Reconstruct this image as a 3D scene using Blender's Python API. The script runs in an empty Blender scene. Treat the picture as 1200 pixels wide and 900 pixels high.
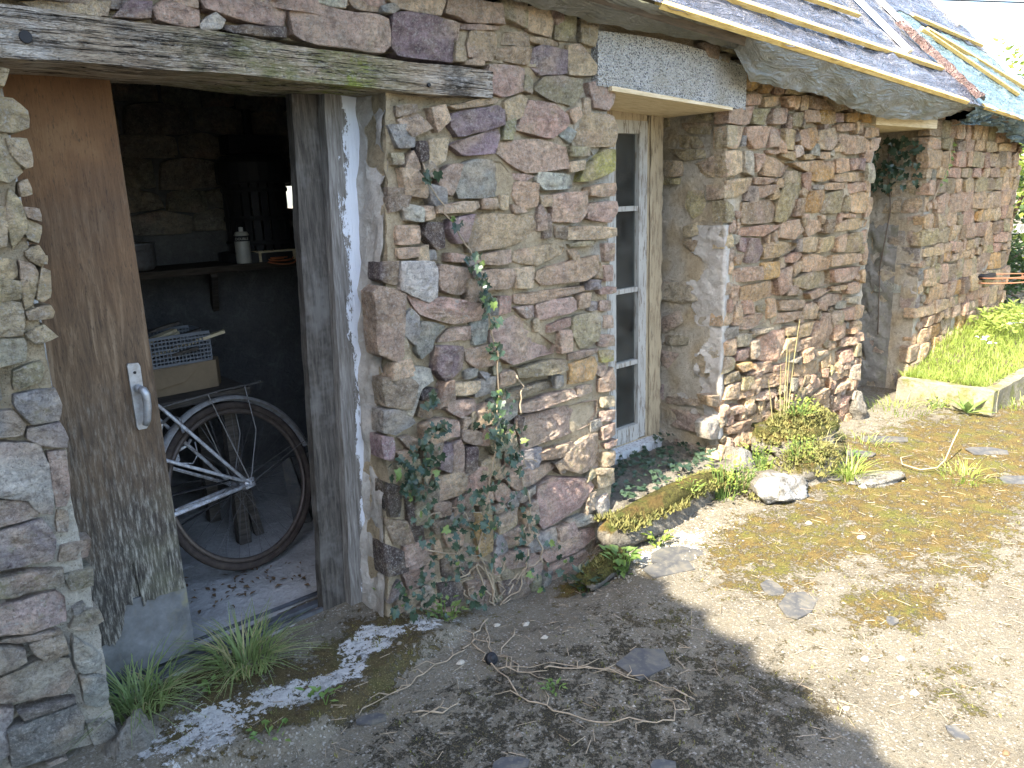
import bpy, math, random
import numpy as np
from mathutils import Vector, Matrix, noise
R = math.radians
sc = bpy.context.scene
COL = sc.collection
random.seed(7)

# ------------------------------------------------------------------ camera
CAM = Vector((0, -2.16, 1.5))
YAW, PITCH, ROLL = R(41.5), R(13.8), R(-2.0)
fwd = Vector((math.sin(YAW)*math.cos(PITCH), math.cos(YAW)*math.cos(PITCH), -math.sin(PITCH)))
r0 = Vector((math.cos(YAW), -math.sin(YAW), 0)); u0 = r0.cross(fwd)
rt = r0*math.cos(ROLL) + u0*math.sin(ROLL); upv = u0*math.cos(ROLL) - r0*math.sin(ROLL)
cam = bpy.data.cameras.new('camera'); cam.lens = 27.03; cam.sensor_width = 36; cam.sensor_fit = 'HORIZONTAL'
cam.clip_start = .05; cam.clip_end = 2000
co = bpy.data.objects.new('camera', cam); COL.objects.link(co)
co.matrix_world = Matrix(((rt.x, upv.x, -fwd.x, CAM.x), (rt.y, upv.y, -fwd.y, CAM.y), (rt.z, upv.z, -fwd.z, CAM.z), (0, 0, 0, 1)))
sc.camera = co

# ------------------------------------------------------------------ light
SUN = Vector((-1.0, -.135, 1.0)).normalized()         # towards the sun
w = bpy.data.worlds.new('World'); sc.world = w; w.use_nodes = True
nt = w.node_tree; nt.nodes.clear()
sky = nt.nodes.new('ShaderNodeTexSky'); sky.sky_type = 'NISHITA'; sky.sun_disc = False
sky.sun_elevation = math.asin(SUN.z); sky.sun_rotation = math.atan2(SUN.x, SUN.y)
sky.dust_density = 2.0; sky.air_density = 1.0
bg = nt.nodes.new('ShaderNodeBackground'); bg.inputs['Strength'].default_value = .13
wo = nt.nodes.new('ShaderNodeOutputWorld')
nt.links.new(sky.outputs[0], bg.inputs[0]); nt.links.new(bg.outputs[0], wo.inputs[0])
sl = bpy.data.lights.new('sun', 'SUN'); sl.energy = 3.7; sl.angle = R(.53); sl.color = (1, .93, .80)
so = bpy.data.objects.new('sun', sl); COL.objects.link(so)
so.rotation_euler = SUN.to_track_quat('Z', 'Y').to_euler(); so.location = (-10, -2, 12)
sc.view_settings.view_transform = 'Standard'; sc.view_settings.look = 'None'
sc.view_settings.exposure = 2.72; sc.view_settings.gamma = 1.0
sc.cycles.max_bounces = 8; sc.cycles.diffuse_bounces = 5

# ------------------------------------------------------------------ material helper
class G:
    def __init__(s, name):
        s.m = bpy.data.materials.new(name); s.m.use_nodes = True
        s.t = s.m.node_tree; s.t.nodes.clear(); s.co = None
    def n(s, typ, **kw):
        d = s.t.nodes.new('ShaderNode' + typ)
        for k, v in kw.items(): setattr(d, k, v)
        return d
    def put(s, sock, v):
        if isinstance(v, bpy.types.NodeSocket): s.t.links.new(v, sock)
        elif v is not None:
            if sock.type == 'RGBA' and len(v) == 3: v = (*v, 1)
            sock.default_value = v
    def obj(s):
        if s.co is None: s.co = s.n('TexCoord').outputs['Object']
        return s.co
    def map(s, scale=(1, 1, 1), rot=(0, 0, 0), loc=(0, 0, 0)):
        d = s.n('Mapping'); s.put(d.inputs[0], s.obj())
        d.inputs['Scale'].default_value = scale; d.inputs['Rotation'].default_value = rot; d.inputs['Location'].default_value = loc
        return d.outputs[0]
    def noise(s, scale, detail=4, rough=.6, vec=None, dist=0.0):
        d = s.n('TexNoise'); s.put(d.inputs['Vector'], vec or s.obj())
        d.inputs['Scale'].default_value = scale; d.inputs['Detail'].default_value = detail
        d.inputs['Roughness'].default_value = rough; d.inputs['Distortion'].default_value = dist
        return d.outputs['Fac']
    def vor(s, scale, vec=None, feature='F1', out='Distance', rand=1.0):
        d = s.n('TexVoronoi', feature=feature); s.put(d.inputs['Vector'], vec or s.obj())
        d.inputs['Scale'].default_value = scale; d.inputs['Randomness'].default_value = rand
        return d.outputs[out]
    def ramp(s, fac, stops):
        d = s.n('ValToRGB'); s.put(d.inputs[0], fac); e = d.color_ramp.elements
        while len(e) < len(stops): e.new(.5)
        for q, (p, c) in zip(e, stops):
            q.position = p; q.color = (c, c, c, 1) if not hasattr(c, '__len__') else (*c, 1)
        return d.outputs[0]
    def step(s, fac, a, b):
        d = s.n('MapRange'); d.clamp = True; s.put(d.inputs[0], fac); d.inputs[1].default_value = a; d.inputs[2].default_value = b
        return d.outputs[0]
    def mix(s, fac, a, b, blend='MIX'):
        d = s.n('Mix', data_type='RGBA', blend_type=blend); s.put(d.inputs[0], fac); s.put(d.inputs[6], a); s.put(d.inputs[7], b)
        return d.outputs[2]
    def math(s, op, a, b=None):
        d = s.n('Math', operation=op); s.put(d.inputs[0], a)
        if b is not None: s.put(d.inputs[1], b)
        return d.outputs[0]
    def xyz(s):
        d = s.n('SeparateXYZ'); s.put(d.inputs[0], s.obj()); return d.outputs
    def attr(s, name, out='Color'):
        d = s.n('Attribute', attribute_name=name); return d.outputs[out]
    def bump(s, h, strength=.5, dist=.01, prev=None):
        d = s.n('Bump'); s.put(d.inputs['Height'], h); d.inputs['Strength'].default_value = strength
        d.inputs['Distance'].default_value = dist
        if prev is not None: s.put(d.inputs['Normal'], prev)
        return d.outputs[0]
    def done(s, col, rough=.85, normal=None, metal=0.0, spec=.3, trans=None, sss=None, alpha=None):
        p = s.n('BsdfPrincipled'); s.put(p.inputs['Base Color'], col); s.put(p.inputs['Roughness'], rough)
        s.put(p.inputs['Metallic'], metal); p.inputs['Specular IOR Level'].default_value = spec
        if normal is not None: s.put(p.inputs['Normal'], normal)
        o = s.n('OutputMaterial'); surf = p.outputs[0]
        if trans is not None:
            tn = s.n('BsdfTranslucent'); s.put(tn.inputs[0], sss if sss is not None else col)
            ms = s.n('MixShader'); ms.inputs[0].default_value = trans
            s.t.links.new(p.outputs[0], ms.inputs[1]); s.t.links.new(tn.outputs[0], ms.inputs[2]); surf = ms.outputs[0]
        s.t.links.new(surf, o.inputs[0]); return s.m
MAT = {}
def stone_mat():
    g = G('rubble_stone'); c = g.attr('col')
    big = g.noise(7, 5, .65); mid = g.noise(26, 6, .7, dist=.6); fine = g.noise(150, 3, .7)
    strata = g.noise(14, 4, .6, g.map((1, 1, 5), (.2, .5, .1)))
    c = g.mix(g.math('MULTIPLY', g.step(big, .50, .70), .55), c, (.52, .44, .32))          # earth staining
    c = g.mix(g.step(mid, .28, .62), g.mix(.75, c, (.45, .42, .42), 'MULTIPLY'), g.mix(.9, c, (1.5, 1.44, 1.34), 'MULTIPLY'))
    c = g.mix(g.math('MULTIPLY', g.step(strata, .5, .62), .35), c, g.mix(1, c, (.70, .64, .62), 'MULTIPLY'))
    c = g.mix(g.math('MULTIPLY', g.step(fine, .52, .70), .55), c, (.60, .54, .46))          # pale mineral flecks
    c = g.mix(g.math('MULTIPLY', g.step(g.noise(210, 2, .6), .58, .70), .5), c, (.07, .055, .05))
    c = g.mix(g.math('MULTIPLY', g.step(g.noise(58, 5, .8, dist=.5), .50, .62), .55), c, g.mix(1, c, (.50, .47, .46), 'MULTIPLY'))
    c = g.mix(g.math('MULTIPLY', g.step(g.noise(90, 4, .8, g.map((1, 1, 1), loc=(5, 1, 3))), .54, .64), .5), c, (.66, .61, .54))
    lich = g.math('MULTIPLY', g.step(g.noise(60, 3, .7), .60, .68), g.step(g.noise(5, 2, .5), .5, .62))
    c = g.mix(g.math('MULTIPLY', lich, .75), c, (.55, .54, .48))
    lg = g.math('MULTIPLY', g.step(g.noise(32, 4, .7), .56, .68), g.step(g.noise(3.1, 2, .5, g.map((1, 1, 1), loc=(4, 2, 7))), .52, .66))
    c = g.mix(g.math('MULTIPLY', lg, .55), c, (.28, .26, .09))
    b = g.bump(g.noise(18, 7, .78, dist=.8), 1.0, .06); b = g.bump(g.vor(26, g.map((1, 1, 1.8), (.3, .4, .2)), 'F1', 'Distance'), .5, .03, b); b = g.bump(strata, .4, .014, b); b = g.bump(g.noise(75, 5, .8), .9, .014, b)
    return g.done(c, .92, b, spec=.2)
MAT['stone'] = stone_mat()
def mortar_mat():
    g = G('earth_mortar'); c = g.attr('col')
    n1 = g.noise(30, 6, .7); n2 = g.noise(140, 4, .7)
    c = g.mix(g.step(n1, .3, .75), g.mix(1, c, (.72, .68, .62), 'MULTIPLY'), g.mix(1, c, (1.2, 1.17, 1.1), 'MULTIPLY'))
    c = g.mix(g.math('MULTIPLY', g.step(n2, .55, .75), .5), c, (.55, .5, .42))
    c = g.mix(g.math('MULTIPLY', g.step(g.noise(190, 2, .6), .6, .7), .6), c, (.08, .065, .05))
    b = g.bump(n1, 1.0, .03); b = g.bump(n2, .7, .01, b)
    return g.done(c, .95, b, spec=.15)
MAT['mortar'] = mortar_mat()
def beam_mat():
    g = G('weathered_oak'); X, Y, Z = g.xyz()
    grain = g.noise(9, 6, .72, g.map((.55, 6, 13)), .5); fine = g.noise(40, 4, .7, g.map((.4, 5, 9)))
    c = g.ramp(grain, [(.26, (.09, .072, .055)), (.42, (.33, .26, .185)), (.58, (.53, .44, .33)), (.75, (.70, .64, .54))])
    c = g.mix(g.step(fine, .55, .72), c, (.05, .042, .035))
    blk = g.noise(3.2, 4, .6, g.map((1, 1, 1.7)))
    c = g.mix(g.math('MULTIPLY', g.step(blk, .53, .64), .8), c, (.05, .042, .038))
    def band(x0, x1, f=.1):
        a = g.step(X, x0-f, x0+f); b = g.step(X, x1+f, x1-f); return g.math('MULTIPLY', a, b)
    mg = g.math('MULTIPLY', band(.86, 1.42, .16), g.step(g.noise(14, 5, .75, g.map((.8, 1, 1.5))), .36, .60))
    c = g.mix(g.math('MULTIPLY', mg, .72), c, (.15, .17, .045))
    c = g.mix(g.math('MULTIPLY', band(1.26, 1.34, .05), g.step(g.noise(20, 3, .6), .42, .55)), c, (.27, .33, .04))
    wh = g.math('MULTIPLY', g.math('ADD', band(1.60, 1.95, .07), band(.1, .52, .05)), g.step(g.noise(22, 5, .8, g.map((.6, 1, 2))), .42, .62))
    c = g.mix(g.math('MULTIPLY', wh, .65), c, (.72, .69, .64))
    bk = g.math('MULTIPLY', band(1.66, 1.78, .04), g.step(g.noise(12, 4, .7), .38, .56)); c = g.mix(g.math('MULTIPLY', bk, .85), c, (.045, .04, .036))
    ck = g.math('ABSOLUTE', g.math('SUBTRACT', g.noise(5, 4, .6, g.map((.35, 4, 14), loc=(3, 1, 2)), .4), .5)); ck = g.step(ck, .022, .006); c = g.mix(ck, c, (.03, .025, .02))
    c = g.mix(g.math('MULTIPLY', g.step(g.noise(46, 5, .8, g.map((.6, 1, 2))), .52, .66), .45), c, (.70, .66, .58))
    b = g.bump(ck, 1.0, -.02); b = g.bump(grain, .9, .02, b); b = g.bump(fine, .8, .01, b)
    return g.done(c, .9, b, spec=.2)
MAT['beam'] = beam_mat()
def wood(name, a, b_, c_, scale=(1, 8, 8), rough=.8, bs=.5, s0=10, wear=None):
    g = G(name); gr = g.noise(s0, 5, .65, g.map(scale), .3); f = g.noise(s0*5, 3, .7, g.map(scale))
    c = g.ramp(gr, [(.3, a), (.5, b_), (.72, c_)])
    c = g.mix(g.math('MULTIPLY', g.step(f, .56, .72), .5), c, tuple(x*.45 for x in a))
    if wear: c = g.mix(g.math('MULTIPLY', g.step(g.noise(6, 4, .7), .5, .66), .6), c, wear)
    b = g.bump(gr, bs, .006); return g.done(c, rough, b, spec=.25)
MAT['batten'] = wood('pine_batten', (.42, .28, .085), (.62, .45, .16), (.76, .60, .28), (1, 9, 9), .7, .3)
MAT['white_batten'] = wood('bleached_batten', (.55, .50, .40), (.70, .66, .56), (.8, .77, .7), (9, 1, 9), .75, .3)
MAT['board'] = wood('lintel_board_wood', (.42, .33, .19), (.60, .49, .31), (.72, .62, .45), (1, 10, 10), .75, .4)
MAT['darkboard'] = wood('dark_post_wood', (.03, .026, .022), (.075, .066, .056), (.135, .12, .10), (10, 10, 1), .85, .7, wear=(.17, .16, .145))
MAT['oldboard'] = wood('grey_board_wood', (.09, .075, .06), (.19, .16, .125), (.30, .265, .21), (10, 10, 1), .85, .7, wear=(.33, .31, .27))
MAT['dark_wood'] = wood('dark_store_wood', (.03, .023, .017), (.06, .046, .034), (.10, .08, .06), (1, 8, 8), .85, .5)
MAT['bench'] = wood('bench_wood', (.045, .038, .032), (.085, .072, .06), (.14, .12, .098), (1, 8, 8), .85, .5)
def door_mat():
    g = G('worn_brown_ply'); X, Y, Z = g.xyz()
    st = g.noise(11, 6, .7, g.map((5, 3, .55)), .6); cl = g.noise(5, 5, .65); fs = g.noise(34, 5, .75, g.map((4, 2, .55)))
    top = g.ramp(cl, [(.3, (.10, .05, .025)), (.55, (.16, .085, .04)), (.75, (.22, .13, .065))])
    midc = g.ramp(st, [(.3, (.045, .03, .02)), (.52, (.13, .085, .05)), (.74, (.25, .18, .115))])
    low = g.ramp(fs, [(.34, (.016, .014, .013)), (.5, (.075, .067, .056)), (.66, (.33, .31, .265))])
    zz = g.math('ADD', Z, g.math('MULTIPLY', g.math('SUBTRACT', cl, .5), .7))
    c = g.mix(g.step(zz, 1.72, 1.15), top, midc); c = g.mix(g.step(zz, 1.0, .45), c, low)
    c = g.mix(g.math('MULTIPLY', g.step(g.noise(70, 3, .7, g.map((3, 2, .6))), .56, .7), .6), c, (.03, .022, .016))
    gm = g.math('MULTIPLY', g.step(X, .5, .72), g.math('MULTIPLY', g.step(Z, .75, .3), g.step(g.noise(9, 4, .6), .42, .62)))
    c = g.mix(g.math('MULTIPLY', gm, .6), c, (.20, .20, .12))
    b = g.bump(fs, .7, .006); b = g.bump(st, .4, .006, b); return g.done(c, .75, b, spec=.3)
MAT['door'] = door_mat()
def kick_mat():
    g = G('dull_zinc'); n = g.noise(6, 5, .7); f = g.noise(25, 5, .75, g.map((3, 1, .8)))
    c = g.ramp(n, [(.3, (.08, .08, .078)), (.52, (.16, .165, .17)), (.75, (.30, .31, .325))])
    c = g.mix(g.math('MULTIPLY', g.step(f, .52, .72), .6), c, (.16, .15, .13))
    X, Y, Z = g.xyz(); e = g.math('MULTIPLY', g.step(g.noise(14, 4, .7), .46, .6), g.math('MAXIMUM', g.step(X, .62, .70), g.step(X, .46, .38)))
    c = g.mix(g.math('MULTIPLY', e, .6), c, (.27, .24, .10))
    return g.done(c, .55, g.bump(n, .2, .01), metal=.25, spec=.4)
MAT['kick'] = kick_mat()
def peel_mat():
    g = G('peeling_white_post'); X, Y, Z = g.xyz()
    gr = g.noise(12, 6, .72, g.map((9, 6, .6)), .4)
    c = g.ramp(gr, [(.28, (.07, .06, .05)), (.5, (.20, .185, .165)), (.72, (.36, .345, .32))])
    lean = g.math('SUBTRACT', X, g.math('MULTIPLY', Z, .041))          # follows the leaning post
    edge = g.step(lean, 1.248, 1.312)
    pm = g.math('ADD', edge, g.math('MULTIPLY', g.math('SUBTRACT', g.noise(9, 6, .78, g.map((2.2, 1, .7))), .5), 2.6))
    
    c = g.mix(g.math('MULTIPLY', g.step(pm, .55, .6), 1.0), c, (.70, .73, .78))
    b = g.bump(gr, .7, .008); b = g.bump(g.step(pm, .55, .6), .6, .004, b); return g.done(c, .8, b, spec=.25)
MAT['peel'] = peel_mat()
def plaster_mat(name, a, b_, moss=0):
    g = G(name); n = g.noise(5, 6, .7); f = g.noise(60, 5, .75); m = g.noise(17, 5, .7, dist=.7)
    c = g.mix(g.step(n, .32, .68), a, b_); c = g.mix(g.math('MULTIPLY', g.step(f, .5, .7), .45), c, tuple(x*.55 for x in a))
    c = g.mix(g.math('MULTIPLY', g.step(m, .54, .68), .4), c, tuple(min(.7, x*1.5) for x in b_))
    if moss: c = g.mix(g.math('MULTIPLY', g.step(g.noise(8, 5, .75), .5, .62), moss), c, (.12, .125, .03))
    b = g.bump(m, .6, .02); b = g.bump(f, .7, .008, b); return g.done(c, .93, b, spec=.15)
MAT['plaster'] = plaster_mat('grey_render', (.32, .29, .25), (.50, .475, .43))
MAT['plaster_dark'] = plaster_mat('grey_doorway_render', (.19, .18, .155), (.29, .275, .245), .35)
MAT['inner'] = plaster_mat('dark_inner_render', (.085, .085, .085), (.15, .15, .15))  # plain dark grey for the inside walls
MAT['floor'] = plaster_mat('dusty_floor', (.36, .345, .32), (.52, .505, .48))
MAT['bedwall'] = plaster_mat('mossy_concrete', (.15, .135, .095), (.27, .245, .18), .8)
MAT['house'] = plaster_mat('cream_house_render', (.52, .48, .40), (.6, .56, .48))
def lintel_mat():
    g = G('exposed_pebble_concrete'); v = g.vor(135, None, 'F1', 'Color'); d = g.vor(135, None, 'F1', 'Distance')
    s = g.n('SeparateColor'); g.put(s.inputs[0], v)
    c = g.ramp(s.outputs[0], [(.0, (.06, .065, .075)), (.30, (.13, .14, .15)), (.46, (.38, .38, .36)), (.75, (.54, .53, .50)), (1, (.68, .67, .64))])
    c = g.mix(g.step(d, .3, .62), c, (.46, .46, .44)); X, Y, Z = g.xyz()
    c = g.mix(g.math('MULTIPLY', g.step(g.noise(5, 4, .6), .45, .65), .4), c, (.30, .27, .18))
    return g.done(c, .9, g.bump(d, 1.0, -.012), spec=.25)
MAT['lintel'] = lintel_mat()
def paint_mat(name, base, under, amt, sc=(6, 6, .7)):
    g = G(name); n = g.noise(14, 6, .75, g.map(sc), .3); m = g.step(n, amt, amt+.05)
    c = g.mix(m, base, under); c = g.mix(g.math('MULTIPLY', g.step(g.noise(5, 4, .6), .45, .7), .35), c, tuple(x*.6 for x in base))
    return g.done(c, .65, g.bump(m, .5, -.003), spec=.35)
MAT['frame'] = paint_mat('flaking_cream_paint', (.42, .41, .375), (.21, .18, .145), .52)
MAT['frame_grey'] = paint_mat('grey_flaking_paint', (.46, .47, .47), (.20, .185, .165), .52)
MAT['lining'] = paint_mat('bare_window_lining', (.40, .33, .22), (.25, .195, .125), .52)
def simple(name, col, rough=.6, metal=0., spec=.4, n=None, amt=.3, sc=20):
    g = G(name); c = col
    nn = g.noise(sc, 4, .7); c = g.mix(g.math('MULTIPLY', g.step(nn, .4, .7), amt), col, n or tuple(x*.5 for x in col))
    return g.done(c, rough, g.bump(nn, .15, .003), metal, spec)
MAT['alu'] = simple('dull_aluminium', (.36, .37, .38), .42, .45, .5, (.20, .18, .16), .75, 40)
MAT['rubber'] = simple('dusty_tyre', (.055, .042, .036), .85, 0, .2, (.12, .095, .075), .7)
MAT['bike'] = simple('chipped_silver_paint', (.74, .75, .78), .45, .15, .45, (.20, .13, .09), .75, 45)
MAT['steel'] = simple('dull_chrome', (.42, .42, .43), .4, .7, .5, (.22, .16, .12), .6, 60)
MAT['guard'] = simple('dull_mudguard', (.36, .355, .35), .55, .1, .4, (.17, .13, .10), .7, 35)
MAT['rim'] = simple('brown_tarnished_rim', (.15, .12, .10), .5, .4, .4, (.07, .05, .04), .6, 60)
MAT['rack'] = simple('tarnished_rack_wire', (.22, .21, .20), .5, .4, .4, (.12, .09, .07), .6, 60)
MAT['spoke'] = simple('dull_spoke', (.12, .12, .125), .5, .5, .4, (.2, .15, .12), .5, 30)
MAT['black'] = simple('dark_iron', (.022, .022, .024), .6, .2, .3)
MAT['saddle'] = simple('black_saddle', (.03, .028, .027), .6)
MAT['crate'] = simple('grey_plastic_crate', (.19, .20, .215), .6, 0, .35)
MAT['card'] = simple('brown_cardboard', (.27, .20, .125), .85, 0, .2, (.15, .11, .07), .5, 8)
MAT['cable_orange'] = simple('orange_cable', (.42, .13, .05), .6)
MAT['rust'] = simple('orange_rust', (.25, .12, .07), .85, .1, .2, (.15, .065, .04), .6, 40)
MAT['wire'] = simple('black_cable', (.03, .03, .033), .6)
MAT['twig'] = simple('dry_stem', (.36, .29, .20), .9, 0, .15, (.2, .15, .1), .6, 40)
MAT['bark'] = simple('bark', (.12, .09, .065), .95, 0, .1, (.06, .05, .04), .6, 25)
MAT['litter'] = simple('dead_leaf', (.16, .105, .06), .9, 0, .15, (.12, .08, .05), .6, 25)
MAT['label'] = simple('pale_can_paint', (.50, .49, .44), .5, .1, .4, (.3, .29, .26), .5, 15)
MAT['track'] = simple('grey_track_steel', (.16, .17, .19), .5, .6, .4, (.08, .07, .06), .6, 25)
MAT['white'] = simple('white_petal', (.75, .75, .72), .7, 0, .2)
MAT['roof_deck'] = wood('roof_deck_wood', (.05, .04, .03), (.09, .07, .05), (.13, .10, .075), (1, 8, 8), .9, .4)
MAT['pantile'] = simple('clay_tile', (.36, .17, .10), .85, 0, .2, (.22, .12, .08), .5, 6)
def slate_mat():
    g = G('blue_grey_slate'); n = g.noise(9, 5, .7); f = g.noise(80, 4, .7)
    c = g.mix(g.step(n, .3, .7), (.045, .047, .052), (.11, .105, .095)); c = g.mix(g.math('MULTIPLY', g.step(g.noise(22, 4, .75), .48, .64), .45), c, (.17, .15, .11)); c = g.mix(g.math('MULTIPLY', g.step(f, .55, .7), .35), c, (.22, .20, .155))
    return g.done(c, .6, g.bump(n, .4, .006), spec=.4)
MAT['slate'] = slate_mat()
def glass_mat():
    g = G('dusty_window_glass'); n = g.noise(7, 5, .7); p = g.n('BsdfPrincipled')
    dust = g.n('BsdfDiffuse'); dust.inputs[0].default_value = (.32, .31, .28, 1)
    gl = g.n('BsdfGlossy'); gl.inputs['Roughness'].default_value = .04
    tr = g.n('BsdfTransparent'); tr.inputs[0].default_value = (.75, .78, .77, 1)
    fr = g.n('Fresnel'); fr.inputs[0].default_value = 1.5
    m1 = g.n('MixShader'); g.put(m1.inputs[0], fr.outputs[0]); g.t.links.new(tr.outputs[0], m1.inputs[1]); g.t.links.new(gl.outputs[0], m1.inputs[2])
    m2 = g.n('MixShader'); g.put(m2.inputs[0], g.math('MULTIPLY', g.step(n, .3, .8), .14)); g.t.links.new(m1.outputs[0], m2.inputs[1]); g.t.links.new(dust.outputs[0], m2.inputs[2])
    o = g.n('OutputMaterial'); g.t.links.new(m2.outputs[0], o.inputs[0]); g.t.nodes.remove(p); return g.m
MAT['glass'] = glass_mat()
def tarp_mat(name, a, b_, rough=.22, trans=.12, bk=1.0):
    g = G(name); n = g.noise(4, 5, .65); st = g.noise(16, 5, .7, g.map((1, 3, 1.6)), 1.2); d = g.noise(45, 4, .7)
    c = g.mix(g.step(n, .35, .65), a, b_); c = g.mix(g.math('MULTIPLY', g.step(d, .52, .7), .5), c, (.30, .29, .26))
    cr = g.noise(5, 4, .6, g.map((.7, 2.6, 2.6), (.2, .1, .35)), 2.2); cr2 = g.noise(11, 3, .55, g.map((2.2, .6, .6), (.1, .3, -.4)), 1.5); b = g.bump(g.math('ABSOLUTE', g.math('SUBTRACT', cr, .5)), bk, .16*bk); b = g.bump(g.math('ABSOLUTE', g.math('SUBTRACT', cr2, .5)), .5*bk, .03*bk, b); b = g.bump(d, .15*bk, .003, b)
    return g.done(c, g.ramp(n, [(.3, rough), (.7, rough+.15)]), b, spec=.55, trans=trans, sss=(.45, .45, .30))
MAT['tarp'] = tarp_mat('grey_plastic_sheet', (.10, .105, .135), (.19, .195, .235))
MAT['flap'] = tarp_mat('olive_grey_plastic_sheet', (.13, .13, .10), (.25, .25, .235), .16, .26, .55)
MAT['tarp_blue'] = tarp_mat('blue_green_plastic_sheet', (.12, .20, .22), (.23, .32, .33))
MAT['brown_wrap'] = tarp_mat('brown_plastic_wrap', (.17, .105, .09), (.24, .155, .13), .25)
def leafmat(name, a, b_, trans=.3, rough=.5, sc=8):
    g = G(name); n = g.noise(sc, 3, .6); f = g.noise(60, 2, .6)
    c = g.mix(g.step(n, .35, .65), a, b_); c = g.mix(g.math('MULTIPLY', g.step(f, .5, .7), .3), c, tuple(x*.6 for x in a))
    return g.done(c, rough, None, spec=.35, trans=trans, sss=tuple(min(1, x*1.6) for x in b_))
MAT['ivy'] = leafmat('ivy_leaf', (.022, .042, .025), (.055, .085, .05), .10, .30)
MAT['ivy_pale'] = leafmat('young_ivy_leaf', (.11, .17, .045), (.20, .26, .075), .25, .5)
MAT['grass'] = leafmat('grass_blade', (.13, .185, .06), (.27, .33, .13), .35)
MAT['grass_dry'] = leafmat('dry_grass_blade', (.33, .29, .13), (.42, .38, .20), .3)
MAT['bright'] = leafmat('bright_grass_blade', (.17, .235, .04), (.30, .35, .085), .4)
MAT['weed'] = leafmat('weed_leaf', (.09, .17, .045), (.19, .26, .07), .3)
MAT['bush'] = leafmat('bush_leaf', (.10, .16, .025), (.24, .28, .05), .35, .5, 3)
MAT['hedge'] = leafmat('hedge_leaf', (.025, .05, .018), (.06, .10, .03), .25)
MAT['moss'] = leafmat('moss_tuft', (.075, .085, .025), (.21, .185, .06), .1, .95, 22)
def ground_mat():
    g = G('mossy_yard_concrete'); ms = g.attr('moss', 'Fac'); lm = g.attr('lime', 'Fac'); shade_k = g.attr('dark', 'Fac')
    n1 = g.noise(2.2, 6, .7); n2 = g.noise(13, 6, .72); n3 = g.noise(75, 5, .75); n4 = g.noise(260, 2, .6)
    base = g.mix(g.step(n1, .35, .65), (.175, .155, .117), (.28, .255, .192))
    base = g.mix(g.step(n3, .35, .7), g.mix(1, base, (.62, .6, .6), 'MULTIPLY'), base)
    base = g.mix(g.math('MULTIPLY', g.step(n4, .56, .66), .5), base, (.40, .36, .29))
    base = g.mix(g.math('MULTIPLY', g.step(g.noise(230, 3, .7), .53, .64), .75), base, (.11, .09, .065)); base = g.mix(g.math('MULTIPLY', g.step(g.noise(24, 5, .75), .48, .64), .5), base, (.20, .165, .11))
    # grit: individual grains set in the concrete
    v = g.vor(170, None, 'F1', 'Color'); sv = g.n('SeparateColor'); g.put(sv.inputs[0], v)
    base = g.mix(g.math('MULTIPLY', g.step(sv.outputs[1], .90, .96), .4), base, (.55, .52, .46))
    mk = g.math('ADD', ms, g.math('ADD', g.math('MULTIPLY', g.math('SUBTRACT', n2, .5), 2.2), g.math('MULTIPLY', g.math('SUBTRACT', n3, .5), 2.0)))
    mk = g.step(mk, .46, .60)
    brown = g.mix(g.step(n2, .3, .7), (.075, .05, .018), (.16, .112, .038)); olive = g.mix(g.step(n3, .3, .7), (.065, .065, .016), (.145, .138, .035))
    soil = g.mix(g.step(n3, .35, .7), (.030, .026, .019), (.068, .06, .042))  # soil tone that doubles as painted shade on moss in the shadowed yard
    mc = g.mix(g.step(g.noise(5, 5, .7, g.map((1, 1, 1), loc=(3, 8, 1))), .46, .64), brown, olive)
    mc = g.mix(shade_k, mc, soil)
    mc = g.mix(g.math('MULTIPLY', g.step(n4, .60, .68), .55), mc, (.42, .34, .17))
    c = g.mix(mk, base, mc)
    lk = g.step(g.math('ADD', lm, g.math('ADD', g.math('MULTIPLY', g.math('SUBTRACT', g.noise(11, 6, .8), .5), 2.7), g.math('MULTIPLY', g.math('SUBTRACT', n3, .5), .8))), .55, .62)
    c = g.mix(lk, c, g.mix(g.step(n3, .35, .65), (.42, .41, .39), (.58, .57, .54)))
    h = g.math('ADD', g.math('MULTIPLY', mk, .6), n3)
    b = g.bump(n2, .5, .03); b = g.bump(h, .9, .014, b); b = g.bump(n4, .5, .004, b)
    return g.done(c, .95, b, spec=.15)
MAT['ground'] = ground_mat()
def mossrock_mat():
    g = G('mossy_rock'); n = g.noise(10, 6, .72); nz = g.n('SeparateXYZ'); g.put(nz.inputs[0], g.n('NewGeometry').outputs['Normal'])
    c = g.mix(g.step(n, .3, .7), (.15, .13, .10), (.36, .33, .27)); f = g.noise(70, 4, .7)
    c = g.mix(g.math('MULTIPLY', g.step(f, .52, .68), .5), c, (.08, .07, .055))
    mk = g.step(g.math('ADD', g.attr('moss', 'Fac'), g.math('MULTIPLY', g.math('SUBTRACT', n, .5), 1.6)), .45, .6)
    mc = g.mix(g.step(g.noise(38, 6, .8), .34, .64), (.05, .04, .016), (.165, .155, .045)); mc = g.mix(g.math('MULTIPLY', g.step(g.noise(90, 4, .75), .5, .62), .75), mc, (.035, .03, .014)); mc = g.mix(g.math('MULTIPLY', g.step(g.noise(7, 4, .7, g.map((1, 1, 1), loc=(2, 5, 8))), .5, .6), .5), mc, (.10, .13, .03)); mc = g.mix(g.math('MULTIPLY', g.step(g.noise(6, 4, .7), .5, .62), .55), mc, (.22, .13, .05))
    c = g.mix(mk, c, mc); lk = g.math('MULTIPLY', g.attr('lime', 'Fac'), g.step(g.noise(16, 4, .7), .40, .52))
    c = g.mix(lk, c, (.46, .45, .42))
    b = g.bump(g.noise(34, 6, .8), 1.0, .05); b = g.bump(n, .8, .03, b); b = g.bump(f, .8, .012, b); return g.done(c, .95, b, spec=.15)
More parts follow.
